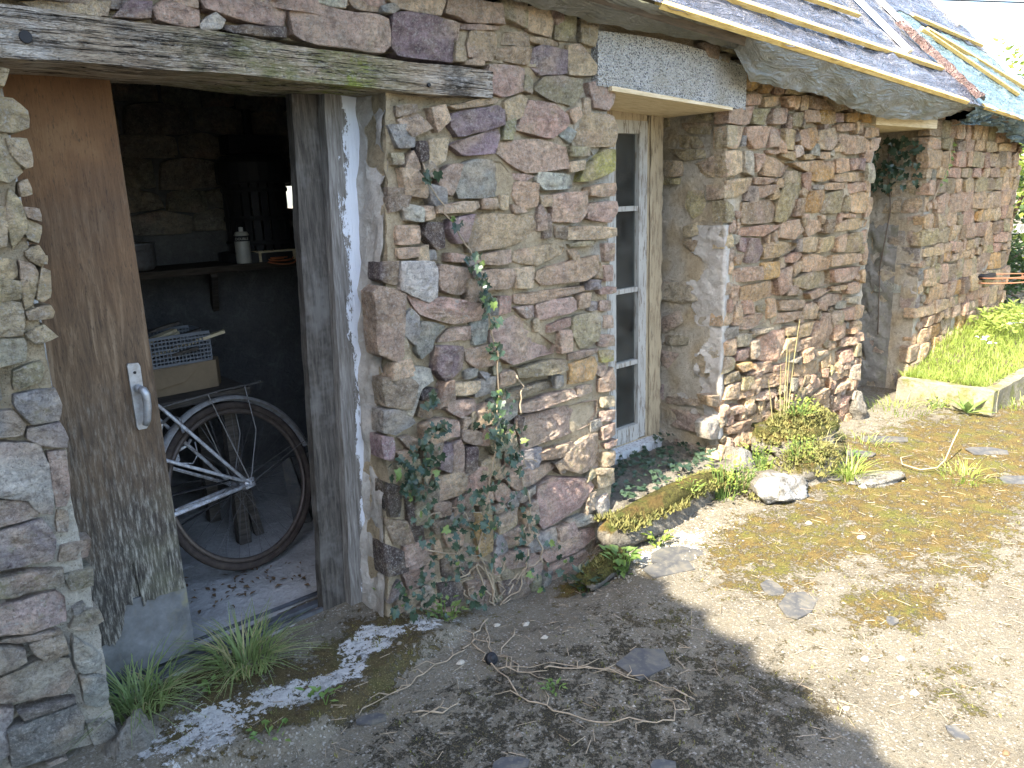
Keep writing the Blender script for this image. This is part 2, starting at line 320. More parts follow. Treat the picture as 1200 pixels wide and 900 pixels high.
MAT['mossrock'] = mossrock_mat()

# outlines of the wall stones in millimetres on the wall face: kind, then x z pairs
FRONT_STONES = '''m 863 2021 1112 2052 1104 1983 1063 1978 959 1984 930 1992 880 1998
p 651 1954 682 1990 746 2002 736 1963
m 744 1986 769 2005 860 1994 855 1954 819 1950 752 1957
t 455 1969 653 1994 636 1956 498 1953
w 860 1961 902 1993 928 1977 916 1958 863 1947
t 774 2009 859 2020 856 1997 778 2006
d 927 1968 1018 1971 1099 1978 1095 1948 1015 1947 925 1951
m 1124 2023 1154 2053 1194 2056 1289 2040 1407 2046 1447 2041 1446 1960 1423 1941 1367 1936 1251 1942 1196 1944 1131 1965
w 1195 2063 1304 2076 1296 2050 1235 2054
m 1307 2077 1433 2093 1424 2058 1334 2052
g 1425 2072 1463 2084 1487 2070 1461 2057 1423 2055
t 1442 2094 1680 2124 1659 2073 1494 2073
p 1461 2057 1525 2067 1729 2060 1726 2017 1696 1935 1486 1939 1462 1962
t 1691 2125 1781 2136 1913 2140 1918 2072 1758 2066 1730 2078 1677 2080
m 1736 2058 1890 2064 1889 2053 1738 2040
t 1707 2002 1742 1982 1747 1942 1703 1939
t 1775 2041 1889 2047 1886 1981 1864 1952 1759 1957 1753 1988
m 1743 1939 1788 1954 1830 1949 1825 1935 1746 1931
n 1914 2153 2034 2160 2031 2076 1978 2087 1931 2095
t 2034 2146 2140 2162 2174 2114 2172 2062 2043 2069
t 1928 2051 2030 2062 2046 2043 2045 2018 1918 2009
t 1894 1998 2058 2013 2057 1981 2030 1951 1892 1962
t 2051 2050 2212 2051 2212 2033 2093 2028 2050 2035
p 2075 2015 2114 2027 2248 2024 2246 1940 2111 1927 2055 1947
t 2253 2043 2319 2049 2415 1971 2400 1945 2269 1939
n 2191 2101 2228 2135 2297 2148 2300 2059 2190 2057
n 2320 2139 2417 2150 2391 2046 2314 2054
m 1852 1942 2030 1945 2027 1863 1918 1840 1848 1856
n 2029 1919 2062 1909 2056 1856 2018 1869
n 2132 1923 2223 1929 2326 1924 2330 1878 2267 1822 2152 1847 2074 1872
m 2365 1917 2532 1928 2522 1872 2474 1815 2388 1824
t 2294 1766 2363 1804 2490 1796 2516 1751 2489 1677 2273 1681
t 2252 1805 2315 1824 2329 1793 2275 1760
m 2051 1838 2174 1827 2247 1790 2246 1756 2171 1704 1975 1729 2033 1805
t 1925 1823 2001 1850 2043 1841 2010 1781 1942 1749
p 1685 1776 1876 1807 1912 1794 1909 1742 1717 1700 1690 1733
t 1669 1797 1838 1830 1898 1831 1881 1815 1704 1785
p 1678 1674 1893 1733 1903 1704 1868 1645 1732 1639
m 1894 1686 2081 1699 2240 1674 2262 1594 2019 1577 1928 1616 1888 1645
g 2203 1720 2256 1746 2293 1729 2254 1687
n 2254 1677 2361 1672 2386 1643 2263 1639
y 2309 1542 2335 1584 2447 1667 2521 1668 2515 1583 2359 1544
t 2262 1617 2336 1623 2335 1591 2261 1578
w 2085 1579 2261 1572 2270 1520 2119 1513 2075 1548
m 1960 1580 2067 1567 2018 1549 1967 1556
g 1730 1607 1788 1627 1907 1616 1955 1571 1961 1510 1860 1498 1704 1493 1687 1531
m 1617 1574 1674 1607 1730 1610 1684 1531 1667 1503 1621 1518
t 1467 1747 1545 1770 1600 1724 1522 1696
t 1597 1789 1658 1799 1676 1754 1627 1712
b 1464 1788 1537 1796 1545 1776 1467 1754
d 1538 1680 1572 1678 1575 1624 1540 1616
t 1586 1686 1669 1696 1646 1621 1576 1588
t 1464 1599 1531 1588 1578 1519 1559 1500 1474 1513
w 1455 1487 1539 1470 1536 1423 1467 1432
t 1433 1414 1524 1412 1516 1354 1428 1354
t 1589 1474 1788 1485 1798 1461 1758 1448 1594 1448
t 1546 1473 1581 1471 1582 1435 1546 1428
t 1804 1490 1868 1489 1879 1455 1810 1455
t 1889 1500 1931 1496 1920 1448 1887 1452
t 1967 1547 2075 1539 2072 1455 1992 1448 1956 1495
m 1942 1468 1984 1454 2027 1437 1957 1434
m 2155 1496 2339 1505 2352 1428 2306 1386 2162 1393
t 2359 1521 2504 1536 2510 1481 2358 1485
m 2358 1455 2504 1460 2509 1412 2477 1378 2362 1397
t 2247 1373 2515 1355 2520 1316 2434 1311 2246 1316
b 2175 1376 2237 1373 2231 1324 2174 1334
t 1770 1438 2048 1424 2087 1358 1944 1319 1731 1307 1729 1346
p 1654 1423 1762 1439 1740 1398 1717 1346 1675 1343 1645 1395
d 1553 1419 1617 1416 1615 1333 1582 1329 1539 1380
m 1636 1311 1711 1299 1702 1276 1634 1284
t 1753 1290 1934 1304 1932 1257 1848 1252 1760 1268
t 1947 1297 2136 1310 2226 1291 2210 1265 2064 1234 1941 1257
n 2245 1303 2408 1309 2381 1290 2255 1289
m 2444 1290 2503 1289 2509 1218 2449 1219
m 2443 1198 2509 1196 2503 1132 2448 1137
m 2411 1109 2525 1104 2519 1079 2421 1083
m 2426 1053 2502 1044 2502 1004 2426 1013
m 2458 987 2508 981 2508 929 2447 938
m 2409 910 2513 895 2513 849 2419 860
y 2419 842 2513 827 2513 781 2424 792
t 2068 1217 2417 1246 2427 1178 2338 1148 2093 1152 2057 1178
g 2359 1146 2427 1143 2427 1111 2358 1107
t 1940 1135 2338 1127 2342 1102 2036 1088 1938 1100
t 1778 1239 1940 1231 1951 1205 1924 1163 1770 1166
t 1948 1231 2055 1231 2038 1151 1941 1158
m 1597 1279 1743 1245 1739 1191 1683 1163 1590 1185 1582 1233
w 1430 1298 1561 1290 1581 1263 1570 1167 1540 1152 1425 1206
d 1357 1301 1423 1299 1417 1223 1352 1247
t 1427 1343 1515 1340 1510 1312 1431 1309
g 1513 1311 1575 1327 1579 1292
b 1320 1211 1351 1227 1445 1192 1433 1133 1415 990 1395 967 1318 1006
m 1451 1186 1614 1159 1783 1118 1772 1063 1638 1065 1501 1113
p 1937 1084 2036 1082 2034 1038 1989 1038
m 2049 1087 2261 1090 2290 1069 2285 1031 2061 1018
t 2301 1092 2373 1095 2362 1039 2300 1036
m 2116 994 2254 1007 2253 971 2115 959
n 2264 1005 2372 1009 2420 974 2403 889 2297 872 2262 931
m 2178 961 2253 954 2251 869 2181 869
m 1815 1019 1945 1056 2010 1008 2162 904 2151 874 1982 871 1915 869 1851 906 1804 975
m 1622 1049 1743 1045 1753 1012 1712 999 1563 1009
g 1435 1116 1465 1138 1494 1108 1484 1024 1469 1014 1424 1059
g 1503 1092 1604 1060 1549 1029 1535 986 1497 961 1474 989
p 1551 995 1671 977 1670 898 1587 866 1545 911
m 1678 963 1812 964 1825 884 1725 888 1684 924
g 1677 884 1734 890 1732 861 1683 854
g 1745 872 1798 853 1771 834
t 1624 849 1747 836 1745 807 1699 793 1621 808
m 1593 786 1715 774 1724 726 1654 714 1590 754
t 1848 844 1913 845 1935 821 1916 794 1850 790
n 1945 847 2200 845 2214 792 2120 791 1956 804
o 2239 816 2397 823 2407 773 2369 727 2222 729
m 2230 861 2413 854 2408 836 2235 828
n 1848 760 2129 768 2137 734 1886 725 1842 724
g 2144 780 2188 775 2187 732 2147 729
m 1956 697 2247 710 2262 670 2005 655 1955 666
m 2273 708 2368 705 2368 671 2277 663
m 1977 647 2406 629 2394 567 2344 524 2096 518 1957 499 1950 557
d 1910 668 1963 646 1942 570 1917 618
t 1994 471 2232 482 2242 449 2159 428 2002 451
t 2179 446 2290 472 2393 482 2409 407 2402 325 2287 325 2178 374
t 2406 717 2513 751 2518 653 2411 659
t 2428 633 2512 623 2512 576 2427 590
m 2421 568 2512 561 2512 517 2421 526
m 2421 498 2512 501 2512 446 2426 442
m 2437 420 2517 424 2511 398 2442 399
t 2425 379 2506 371 2505 306 2425 315
t 2369 323 2499 291 2464 264 2380 296
n 1873 642 1908 627 1934 504 1897 478 1857 503
t 1793 453 1883 464 1873 446 1805 432
t 1900 453 1942 467 1937 446 1900 442
t 1840 426 2138 415 2137 385 2008 357 1905 350
m 2041 329 2131 341 2341 283 2373 237 2284 168 2177 161 2049 144 2026 183
g 1903 318 2027 341 2026 307 1935 294
m 1962 274 2025 278 2022 210 1988 202
m 1795 400 1848 403 1895 339 1844 314 1793 355
m 1605 621 1649 627 1659 595 1653 492 1604 489
p 1544 636 1598 630 1590 516 1541 546
d 1671 592 1724 585 1711 500 1664 479
m 1656 668 1748 637 1750 592 1708 596 1653 626
m 1562 728 1638 705 1646 644 1565 660
b 1334 919 1432 909 1465 876 1434 794 1336 824
g 1321 812 1410 799 1451 741 1368 717 1318 735
w 1432 943 1531 922 1538 872 1479 864 1435 766 1408 784
d 1478 852 1551 844 1541 812 1482 815
p 1310 724 1360 706 1350 629 1310 645
b 1377 702 1426 697 1481 655 1429 640
m 1363 656 1422 644 1485 551 1413 580
d 1319 553 1373 522 1371 410 1319 427
b 1308 421 1397 379 1423 284 1334 315
d 1293 332 1378 270 1383 198 1290 213
d 1394 477 1432 440 1471 267 1420 285
d 1528 189 1643 140 1652 79 1531 114
d 1506 99 1601 73 1605 0 1504 12
b 1618 67 1736 40 1729 -88 1643 -75
d 1766 10 1893 -8 1946 -114 1826 -139
m 2049 -19 2275 -19 2329 -97 2207 -151 2055 -133
m 2003 75 2175 75 2360 55 2370 6 2270 -9 2049 -4
o 1688 327 1772 293 1768 146 1698 135
m 1812 208 1926 196 1933 134 1840 150
m 1794 119 1993 90 2015 17 1835 48
g 2192 129 2333 125 2377 82 2234 92
w 2355 158 2458 180 2457 73 2400 79
m 2015 -129 2196 -159 2179 -186 2064 -169
b 3093 2128 3226 2141 3224 2067 3143 2074
n 3251 2143 3366 2154 3382 2108 3253 2110
b 3229 2091 3323 2103 3306 2060 3230 2068
b 3344 2077 3464 2080 3452 2051 3359 2051
o 3439 2043 3584 2057 3586 2033 3496 2012 3441 2022
n 3591 2054 3692 2062 3695 2026 3608 2020
o 3714 2064 3880 2076 3893 2024 3756 2015 3717 2027
n 3898 2055 3997 2031 3960 1998 3903 2010
o 3442 2002 3504 2002 3514 1964 3459 1957
o 3518 1999 3624 2006 3611 1984 3556 1955 3521 1957
o 3627 2001 3764 2008 3672 1951 3620 1963
m 3765 1994 3849 1999 3823 1952 3749 1952
n 3851 1982 4075 1996 4079 1966 3838 1953
o 3989 2031 4123 2024 4125 2004 3992 2000
b 4157 2024 4316 2012 4302 1988 4160 1994
m 3488 1934 3643 1942 3633 1894 3491 1887
t 3652 1928 3808 1940 3812 1899 3663 1884
t 3847 1942 3941 1951 3939 1897 3875 1894
t 3953 1948 4006 1951 3988 1891 3945 1886
t 4019 1955 4079 1962 4088 1888 4010 1884
b 4095 1967 4272 1938 4386 1901 4104 1896
b 4285 1976 4450 1978 4609 1919 4397 1894
b 4614 1934 4714 1915 4627 1895
m 3335 1854 3573 1884 3529 1797 3339 1795
n 3560 1867 3727 1878 3655 1801 3565 1802
m 3742 1879 3905 1886 3840 1810 3719 1805
n 3913 1863 4040 1872 4014 1802 3920 1798
m 4046 1884 4222 1892 4216 1830 4053 1829
o 4231 1892 4387 1899 4387 1832 4239 1823
p 4407 1883 4501 1887 4508 1840 4413 1841
o 4539 1889 4717 1896 4685 1846 4547 1841
o 4734 1892 4958 1901 4956 1855 4749 1848
t 3340 1782 3475 1784 3460 1738 3423 1683 3341 1687
g 3464 1742 3499 1743 3491 1699 3452 1691
m 3503 1785 3713 1791 3679 1692 3566 1683 3506 1739
m 3723 1791 3829 1777 3797 1701 3702 1689
t 3846 1787 3992 1780 3945 1679 3852 1686
o 4011 1784 4216 1802 4206 1738 4112 1682 4012 1705
t 4226 1786 4414 1807 4444 1734 4357 1684 4207 1691
t 4438 1825 4661 1841 4667 1802 4443 1788
m 4691 1833 4788 1840 4735 1786 4680 1784
t 4798 1818 4994 1824 4992 1774 4770 1760
m 4466 1775 4714 1763 4857 1721 4853 1680 4535 1662 4493 1722 4450 1743
t 4402 1681 4464 1722 4514 1700 4507 1677
t 4871 1749 4994 1767 4946 1690 4881 1690
m 3683 1677 3799 1675 3789 1658 3685 1661
t 3821 1675 3976 1669 3967 1626 3840 1647
w 3946 1700 4022 1704 4060 1663 3969 1640
t 4033 1660 4199 1654 4201 1639 4053 1632
t 4239 1671 4340 1672 4345 1637 4243 1637
t 3349 1670 3483 1671 3469 1571 3356 1547
w 3493 1671 3568 1672 3577 1547 3503 1569
m 3591 1658 3664 1654 3654 1599 3608 1570
t 3678 1654 3917 1606 3843 1545 3664 1554 3661 1591
t 3939 1613 4116 1621 4122 1566 4038 1583
n 3858 1536 3908 1573 4053 1572 4046 1510 3868 1512
o 4131 1625 4421 1626 4415 1530 4255 1515 4142 1525
t 4446 1639 4603 1639 4603 1572 4457 1561
m 4621 1639 4745 1640 4703 1581 4630 1576
p 4763 1640 4818 1640 4808 1571 4732 1581
t 4439 1552 4609 1560 4832 1558 4840 1507 4445 1512
w 4831 1613 4945 1613 4955 1496 4850 1497
t 3357 1536 3556 1542 3546 1487 3451 1455 3362 1446
m 3598 1545 3784 1536 3695 1509 3601 1510
m 3609 1499 3815 1508 3802 1474 3685 1447 3606 1445
n 3828 1440 3909 1558 4040 1565 4064 1476 3901 1310 3808 1315
b 3498 1426 3775 1429 3809 1402 3785 1316 3506 1317
o 4095 1407 4158 1464 4312 1469 4335 1436 4291 1344 4066 1361
n 4341 1443 4540 1465 4540 1334 4299 1339
g 4172 1497 4309 1495 4293 1473 4175 1476
t 4315 1504 4554 1504 4540 1468 4334 1468
m 4563 1500 4820 1500 4848 1460 4611 1440
t 4632 1436 4915 1447 4850 1322 4669 1329
t 4865 1411 4948 1409 4934 1299 4874 1292
t 4051 1342 4148 1342 4137 1316 4053 1328
m 3465 1297 3712 1304 3867 1292 3686 1249 3481 1261
m 3872 1308 4033 1317 4106 1256 3994 1213 3847 1231
m 4106 1314 4316 1296 4341 1243 4152 1221
b 4360 1302 4480 1297 4478 1220 4351 1227
t 4516 1277 4669 1298 4923 1277 4886 1235 4505 1223
t 4549 1326 4703 1319 4706 1298 4552 1306
p 3475 1250 3541 1246 3539 1179 3493 1190
p 3555 1245 3653 1239 3719 1180 3666 1113 3534 1124 3545 1177
o 3424 1161 3525 1169 3488 1120 3427 1117
t 3708 1204 3814 1213 4044 1186 4046 1168 3853 1131 3730 1124
t 4084 1204 4184 1216 4291 1200 4264 1126 4091 1139
t 4308 1199 4500 1201 4510 1127 4309 1114
m 4529 1186 4659 1206 4614 1101 4531 1107
n 4688 1204 4826 1206 4825 1085 4643 1094
m 4870 1127 4941 1131 4926 1000 4868 1005
m 3924 1114 4053 1138 4120 1124 4058 1089 3943 1090
t 4128 1115 4232 1116 4479 1070 4468 1010 4139 1021
t 4504 1087 4837 1076 4834 1027 4494 1017
m 3428 1098 3680 1096 3686 1021 3439 1033
o 3701 1107 3886 1100 3860 1021 3708 1019
m 3864 1051 4006 1064 4000 956 3873 918 3854 986
t 4028 1080 4116 1086 4113 1033 4036 1005
n 4020 994 4208 1012 4488 1005 4500 914 4220 916 4024 954
m 4516 1002 4884 990 4808 922 4547 919
t 4875 961 4932 966 4924 882 4886 895
m 3416 1013 3492 1009 3498 919 3425 911
t 3513 1003 3813 1005 3853 929 3713 919 3520 904
m 4189 897 4409 901 4544 887 4395 860 4230 856
t 4551 896 4707 890 4690 866 4554 871
m 4714 899 4900 890 4900 824 4724 834
m 4419 854 4672 845 4661 783 4350 791 4346 825
w 4749 807 4915 799 4901 754 4755 772
n 3672 884 3776 884 3763 847 3674 858
m 3896 888 4186 859 4137 819 3918 828
t 4180 819 4266 836 4341 799 4331 730 4170 751
m 3495 836 3656 848 3781 824 3768 786 3616 769 3499 781
m 3804 821 4121 804 4125 766 3826 757
m 4346 827 4474 821 4462 760 4351 783
m 4378 720 4428 751 4494 743 4519 636 4417 538 4247 555 4257 634
m 4635 735 4837 740 4805 668 4664 677
m 4542 670 4722 655 4692 574 4536 568
t 4101 720 4333 717 4247 648 4100 652
t 3944 733 4076 724 4082 668 3949 687
g 3620 761 3787 755 3725 733 3628 734
m 3701 715 3938 725 3946 646 3874 552 3744 574 3648 599
t 3968 667 4083 659 4073 592 3877 556
m 4093 631 4249 635 4223 568 4064 575
g 3472 749 3615 745 3620 680 3490 692
p 3484 664 3605 670 3624 620 3537 609 3480 618
o 3459 602 3611 593 3629 559 3514 553
m 3780 529 4009 525 3978 489 3799 503
g 3981 530 4150 539 4081 508
t 4072 496 4363 475 4354 394 4080 425
t 4392 461 4620 492 4611 408 4398 415
m 4651 477 4813 482 4803 406 4652 401
m 4307 523 4494 522 4477 499 4309 507
b 4498 550 4613 542 4618 506 4503 514
m 4640 558 4824 551 4831 503 4646 512
t 4758 611 4836 610 4842 573 4763 579
m 3703 490 3879 494 4032 471 4022 398 3692 425
b 3560 533 3742 527 3716 491 3593 505
t 4503 363 4768 346 4752 312 4553 298
w 4774 365 4897 365 4892 255 4786 285
m 4252 351 4361 369 4383 310 4276 312
b 4387 345 4477 348 4464 295 4391 309
m 4598 265 4757 276 4763 238 4584 221
t 4281 268 4470 285 4562 244 4462 185 4289 202
m 4675 168 4795 170 4781 119 4622 90
w 4816 202 4910 174 4890 129 4819 143
t 3491 444 3668 453 3625 403 3479 407
m 3663 401 3888 392 3923 353 3760 349 3665 369
t 3858 298 3960 323 3981 285 3924 232
m 3404 376 3535 370 3537 334 3424 333
m 3572 358 3631 363 3694 327 3664 298 3560 311
t 3625 276 3811 290 3883 223 3839 196 3645 212
m 3398 275 3603 281 3623 209 3430 227
m 3747 149 3945 149 3916 93 3765 120
m 4646 71 4769 55 4823 -17 4702 -21
t 3243 476 3382 448 3413 427 3374 394 3288 413
t 4408 173 4481 168 4391 150
w 3232 330 3320 344 3385 271 3369 216 3257 243
p 317 1519 354 1512 340 1426 301 1418
t 357 1758 407 1756 432 1729 429 1693 395 1681 346 1688
t 379 1665 422 1666 423 1604 407 1600 382 1633
t 344 1679 381 1656 401 1595 367 1567 328 1585
g 390 1566 408 1574 411 1542 389 1537
w 389 1511 419 1505 419 1477 395 1488
t 366 1555 386 1526 388 1460 351 1416 351 1489
t 386 1486 419 1466 406 1427 386 1439
g 376 1407 405 1420 416 1391 406 1371 382 1388
p 298 1404 351 1389 349 1355 326 1343 290 1355
g 375 1398 417 1395 414 1376 390 1383
t 357 1388 388 1376 394 1356 370 1282 351 1274 356 1339
d 402 1369 418 1358 409 1298 393 1287 382 1295
t 355 1266 405 1276 411 1260 405 1246 360 1247
w 289 1349 356 1340 351 1299 281 1301
p 281 1298 350 1290 340 1213 267 1217
g 266 1211 338 1203 345 1190 334 1151 255 1142
n 307 1127 366 1143 369 1122 357 1093 302 1082
g 300 1069 387 1069 393 1024 383 988 323 991 296 1044
g 237 1035 288 1032 311 992 300 968 228 979
p 313 980 382 981 395 939 388 913 337 932 309 954
w 225 964 332 936 342 850 334 749 305 758 284 805 204 836
b 202 827 283 797 301 770 294 756 190 754
t 344 911 384 904 380 810 367 762 340 765 344 849
m 342 756 365 743 355 695 333 702
p 187 738 307 744 326 686 313 632 172 647
b 169 625 249 617 328 600 326 560 160 574
m 156 552 305 542 320 518 315 453 233 458 146 489
d 336 481 361 488 363 470 338 456
t 145 463 204 452 291 438 302 426 293 420 206 437
b 144 458 214 415 213 385 130 374
g 226 426 301 420 306 364 258 364 231 403
n 127 354 229 370 304 351 312 285 281 250 118 304
w 323 405 356 356 379 323 372 281 327 285 317 335
g 322 279 380 257 381 192 361 167 324 198
d 173 253 303 225 301 211 185 226
d 144 217 304 201 311 157 307 100 254 77 136 107
w 116 288 168 261 159 233 141 221 140 142 91 141
g 318 128 364 121 404 26 388 -13 332 31
m 212 65 247 66 274 34 268 26'''
JAMB_STONES = '''t 423 1872 353 1856 352 1811 412 1807
b 285 1764 182 1746 134 1691 226 1696 290 1708
b 358 1701 134 1682 133 1643 248 1640
b 459 1658 269 1637 267 1563 445 1560
g 458 1557 273 1555 285 1525 457 1530
n 203 1615 119 1639 21 1670 11 1544 137 1558
g 87 1776 4 1787 0 1691 73 1687
t 113 1515 13 1512 13 1450 110 1442
b 230 1490 140 1487 125 1394 193 1355 240 1413
b 256 1311 171 1332 157 1276 249 1255
n 255 1251 156 1243 188 1186 248 1215
d 274 1820 93 1804 113 1754 237 1773
b 193 1869 17 1852 79 1816 192 1831
b 429 1017 142 1034 153 937 245 918 427 928
b 440 802 260 878 245 814 366 742
b 425 731 202 744 215 700 409 677
b 424 646 269 641 336 552 422 552
b 360 395 111 414 123 381 345 353
d 421 460 367 456 366 374 412 379
m 329 326 122 340 133 234 328 231
g 418 220 333 176 347 112 424 108
d 282 159 131 155 143 108 295 72'''

# ------------------------------------------------------------------ geometry helpers
rnd = random.Random(11)
def U(a, b): return rnd.uniform(a, b)
class MB:
    def __init__(s): s.v = []; s.f = []; s.c = []
    def add(s, vs, fs, col=None):
        k = len(s.v); s.v += [tuple(p) for p in vs]; s.f += [tuple(i+k for i in f) for f in fs]
        if col is not None: s.c += [col]*len(vs) if not isinstance(col, list) else col
    def box(s, c, d, rot=None, bev=0):
        c = Vector(c); q = [Vector((x*d[0]/2, y*d[1]/2, z*d[2]/2)) for x in (-1, 1) for y in (-1, 1) for z in (-1, 1)]
        if rot is not None: q = [rot @ p for p in q]
        s.add([p+c for p in q], [(0, 1, 3, 2), (4, 6, 7, 5), (0, 4, 5, 1), (2, 3, 7, 6), (0, 2, 6, 4), (1, 5, 7, 3)]); return s
    def bar(s, a, b, w, h, up=(0, 0, 1)):
        a, b = Vector(a), Vector(b); d = (b-a); L = d.length; d.normalize(); side = d.cross(Vector(up)).normalized(); u = side.cross(d)
        m = Matrix((d, side, u)).transposed(); return s.box((a+b)/2, (L, w, h), m)
    def tube(s, path, r, n=6, cap=True):
        P = [Vector(p) for p in path]; m = len(P); rr = r if hasattr(r, '__len__') else [r]*m; vs = []; prev = None
        for i, p in enumerate(P):
            t = (P[min(i+1, m-1)]-P[max(i-1, 0)]).normalized()
            a = prev - t*prev.dot(t) if prev is not None else t.orthogonal()
            a.normalize(); prev = a; b = t.cross(a)
            vs += [p+(a*math.cos(k*2*math.pi/n)+b*math.sin(k*2*math.pi/n))*rr[i] for k in range(n)]
        fs = [(i*n+k, i*n+(k+1) % n, (i+1)*n+(k+1) % n, (i+1)*n+k) for i in range(m-1) for k in range(n)]
        if cap: fs += [tuple(range(n-1, -1, -1)), tuple((m-1)*n+k for k in range(n))]
        s.add(vs, fs); return s
    def lathe(s, prof, c, n=16, ax=None):
        c = Vector(c); m = len(prof); M3 = ax or Matrix.Identity(3)
        vs = [c + M3 @ Vector((r*math.cos(k*2*math.pi/n), r*math.sin(k*2*math.pi/n), z)) for r, z in prof for k in range(n)]
        s.add(vs, [(i*n+k, i*n+(k+1) % n, (i+1)*n+(k+1) % n, (i+1)*n+k) for i in range(m-1) for k in range(n)]); return s
    def torus(s, c, R_, r, ax, n=40, k=8, a0=0, a1=2*math.pi, sq=1.0):
        c = Vector(c); fu = abs(a1-a0-2*math.pi) < 1e-4; m = n if fu else n+1; vs = []
        for i in range(m):
            a = a0+(a1-a0)*i/n; d = ax @ Vector((math.cos(a), math.sin(a), 0)); z = ax @ Vector((0, 0, 1))
            for j in range(k):
                b = j*2*math.pi/k; vs.append(c + d*(R_+r*math.cos(b)) + z*(r*sq*math.sin(b)))
        fs = [(i*k+j, i*k+(j+1) % k, ((i+1) % m)*k+(j+1) % k, ((i+1) % m)*k+j) for i in range(n) for j in range(k)]
        s.add(vs, fs); return s
    def sheet(s, f, nu, nv, colf=None):
        vs = [f(i/nu, j/nv) for j in range(nv+1) for i in range(nu+1)]
        fs = [(j*(nu+1)+i, j*(nu+1)+i+1, (j+1)*(nu+1)+i+1, (j+1)*(nu+1)+i) for j in range(nv) for i in range(nu)]
        s.add(vs, fs, [colf(p) for p in vs] if colf else None); return s
    def prism(s, poly, d):     # poly of 3-D points extruded by vector d
        n = len(poly); d = Vector(d); p = [Vector(q) for q in poly]
        s.add(p+[q+d for q in p], [tuple(range(n)), tuple(range(2*n-1, n-1, -1))]+[(i, i+n, (i+1) % n+n, (i+1) % n) for i in range(n)]); return s
    def thin(s, keep): s.f = [f for f in s.f if keep(*[sum(s.v[i][k] for i in f)/len(f) for k in range(3)])]; return s
    def build(s, name, mat, parent=None, smooth=False, loc=None, sharp=0):
        me = bpy.data.meshes.new(name); vs = s.v
        if loc is not None: vs = [(x-loc[0], y-loc[1], z-loc[2]) for x, y, z in vs]
        me.from_pydata(vs, [], s.f); me.materials.append(MAT[mat])
        if len(s.c) == len(s.v) and s.c:
            a = me.color_attributes.new('col', 'FLOAT_COLOR', 'POINT')
            a.data.foreach_set('color', np.array([(*c[:3], 1) for c in s.c], dtype=np.float32).ravel())
        if smooth: me.polygons.foreach_set('use_smooth', [True]*len(me.polygons))
        if sharp: me.set_sharp_from_angle(angle=R(sharp))
        o = bpy.data.objects.new(name, me); COL.objects.link(o)
        if parent is not None: o.parent = parent
        if loc is not None and parent is None: o.location = loc
        return o
def fattr(o, name, vals):
    a = o.data.attributes.new(name, 'FLOAT', 'POINT'); a.data.foreach_set('value', np.array(vals, dtype=np.float32))
def tag(o, label=None, cat=None, group=None, kind=None):
    if label: o['label'] = label
    if cat: o['category'] = cat
    if group: o['group'] = group
    if kind: o['kind'] = kind
    return o
def empty(name, loc=(0, 0, 0)):
    o = bpy.data.objects.new(name, None); COL.objects.link(o); o.location = loc; o.empty_display_size = .1; return o
def thing(name, label, cat, group=None): return tag(empty(name), label, cat, group)   # built in place: its parts keep world coordinates
def NZ(x, y, z, s): return noise.noise(Vector((x*s, y*s, z*s)))
def sstep(x, a, b):
    t = min(1, max(0, (x-a)/(b-a))); return t*t*(3-2*t)

# ------------------------------------------------------------------ ground
APRON = [(-.6, -.20), (.30, -.22), (.52, -.24), (.79, -.36), (1.06, -.27), (1.30, -.22), (1.50, -.20), (1.56, -.08)]
def apron_y(x):
    if x < APRON[0][0] or x > 1.56: return None
    for (a, b), (c, d) in zip(APRON, APRON[1:]):
        if a <= x <= c: return b+(d-b)*(x-a)/(c-a)
def gz(x, y):
    z = .012*NZ(x, y, 0, 1.7)+.006*NZ(x, y, 3, 6) if abs(x) < 12 and abs(y) < 12 else 0
    z -= .10*math.exp(-((x-2.02)/.40)**2)*sstep(y, -.55, -.08)
    z += .045*math.exp(-((x-3.7)/.7)**2)*sstep(y, -.65, -.15)
    ay = apron_y(x)
    if ay is not None:
        wob = .03*NZ(x, y, 5, 9)
        z += (.05 if x < 1.35 else .05*(1-sstep(x, 1.35, 1.56)))*sstep(y, ay-.02+wob, ay+.035+wob)
    return z
MOSS = [(2.95, -.62, .50, .24, .70), (2.62, -.74, .30, .20, .60), (3.3, -.75, .45, .3, .68), (3.2, -1.15, .35, .22, .55), (2.66, -1.20, .26, .17, .66), (2.95, -1.22, .22, .14, .4), (4.4, -.75, 1.1, .55, .75), (3.7, -.9, .75, .4, .74),
        (5.3, -1.0, .9, .6, .7), (3.5, -1.3, .5, .25, .35), (6.5, -1.4, 1.2, .8, .6), (4.6, -1.5, .8, .4, .45), (3.9, -.3, .7, .3, .7), (1.5, -.75, .55, .33, .46), (1.15, -.75, .5, .3, .50), (1.75, -1.05, .4, .3, .48),
        (1.95, -.65, .25, .2, .40), (1.0, -.62, .4, .2, .45), (.75, -.10, .30, .16, .78), (1.12, -.10, .34, .16, .8), (.9, -.2, .34, .13, .75), (.6, .1, .2, .1, .6), (1.38, -.05, .2, .12, .5), (2.15, -.14, .18, .07, .7), (1.2, -1.2, .5, .3, .4), (2.35, -1.5, .15, .12, .4)]
LIME = [(.62, -.12, .22, .11, .70), (.90, -.13, .16, .08, .68), (1.14, -.08, .16, .07, .68), (1.40, -.09, .14, .06, .66), (1.0, -.2, .1, .04, .45), (2.5, -.33, .22, .12, .62), (.62, -.2, .12, .06, .6)]
def el(L, x, y):
    m = 0
    wx, wy = .10*NZ(x, y, 2, 3.5)+.05*NZ(x, y, 7, 9), .08*NZ(x, y, 12, 3.5)+.05*NZ(x, y, 17, 9)
    x, y = x+wx, y+wy
    for cx, cy, rx, ry, k in L:
        d = math.hypot((x-cx)/rx, (y-cy)/ry)
        if d < 1.5: m = max(m, k*(1-sstep(d, .55, 1.5)))
    return m
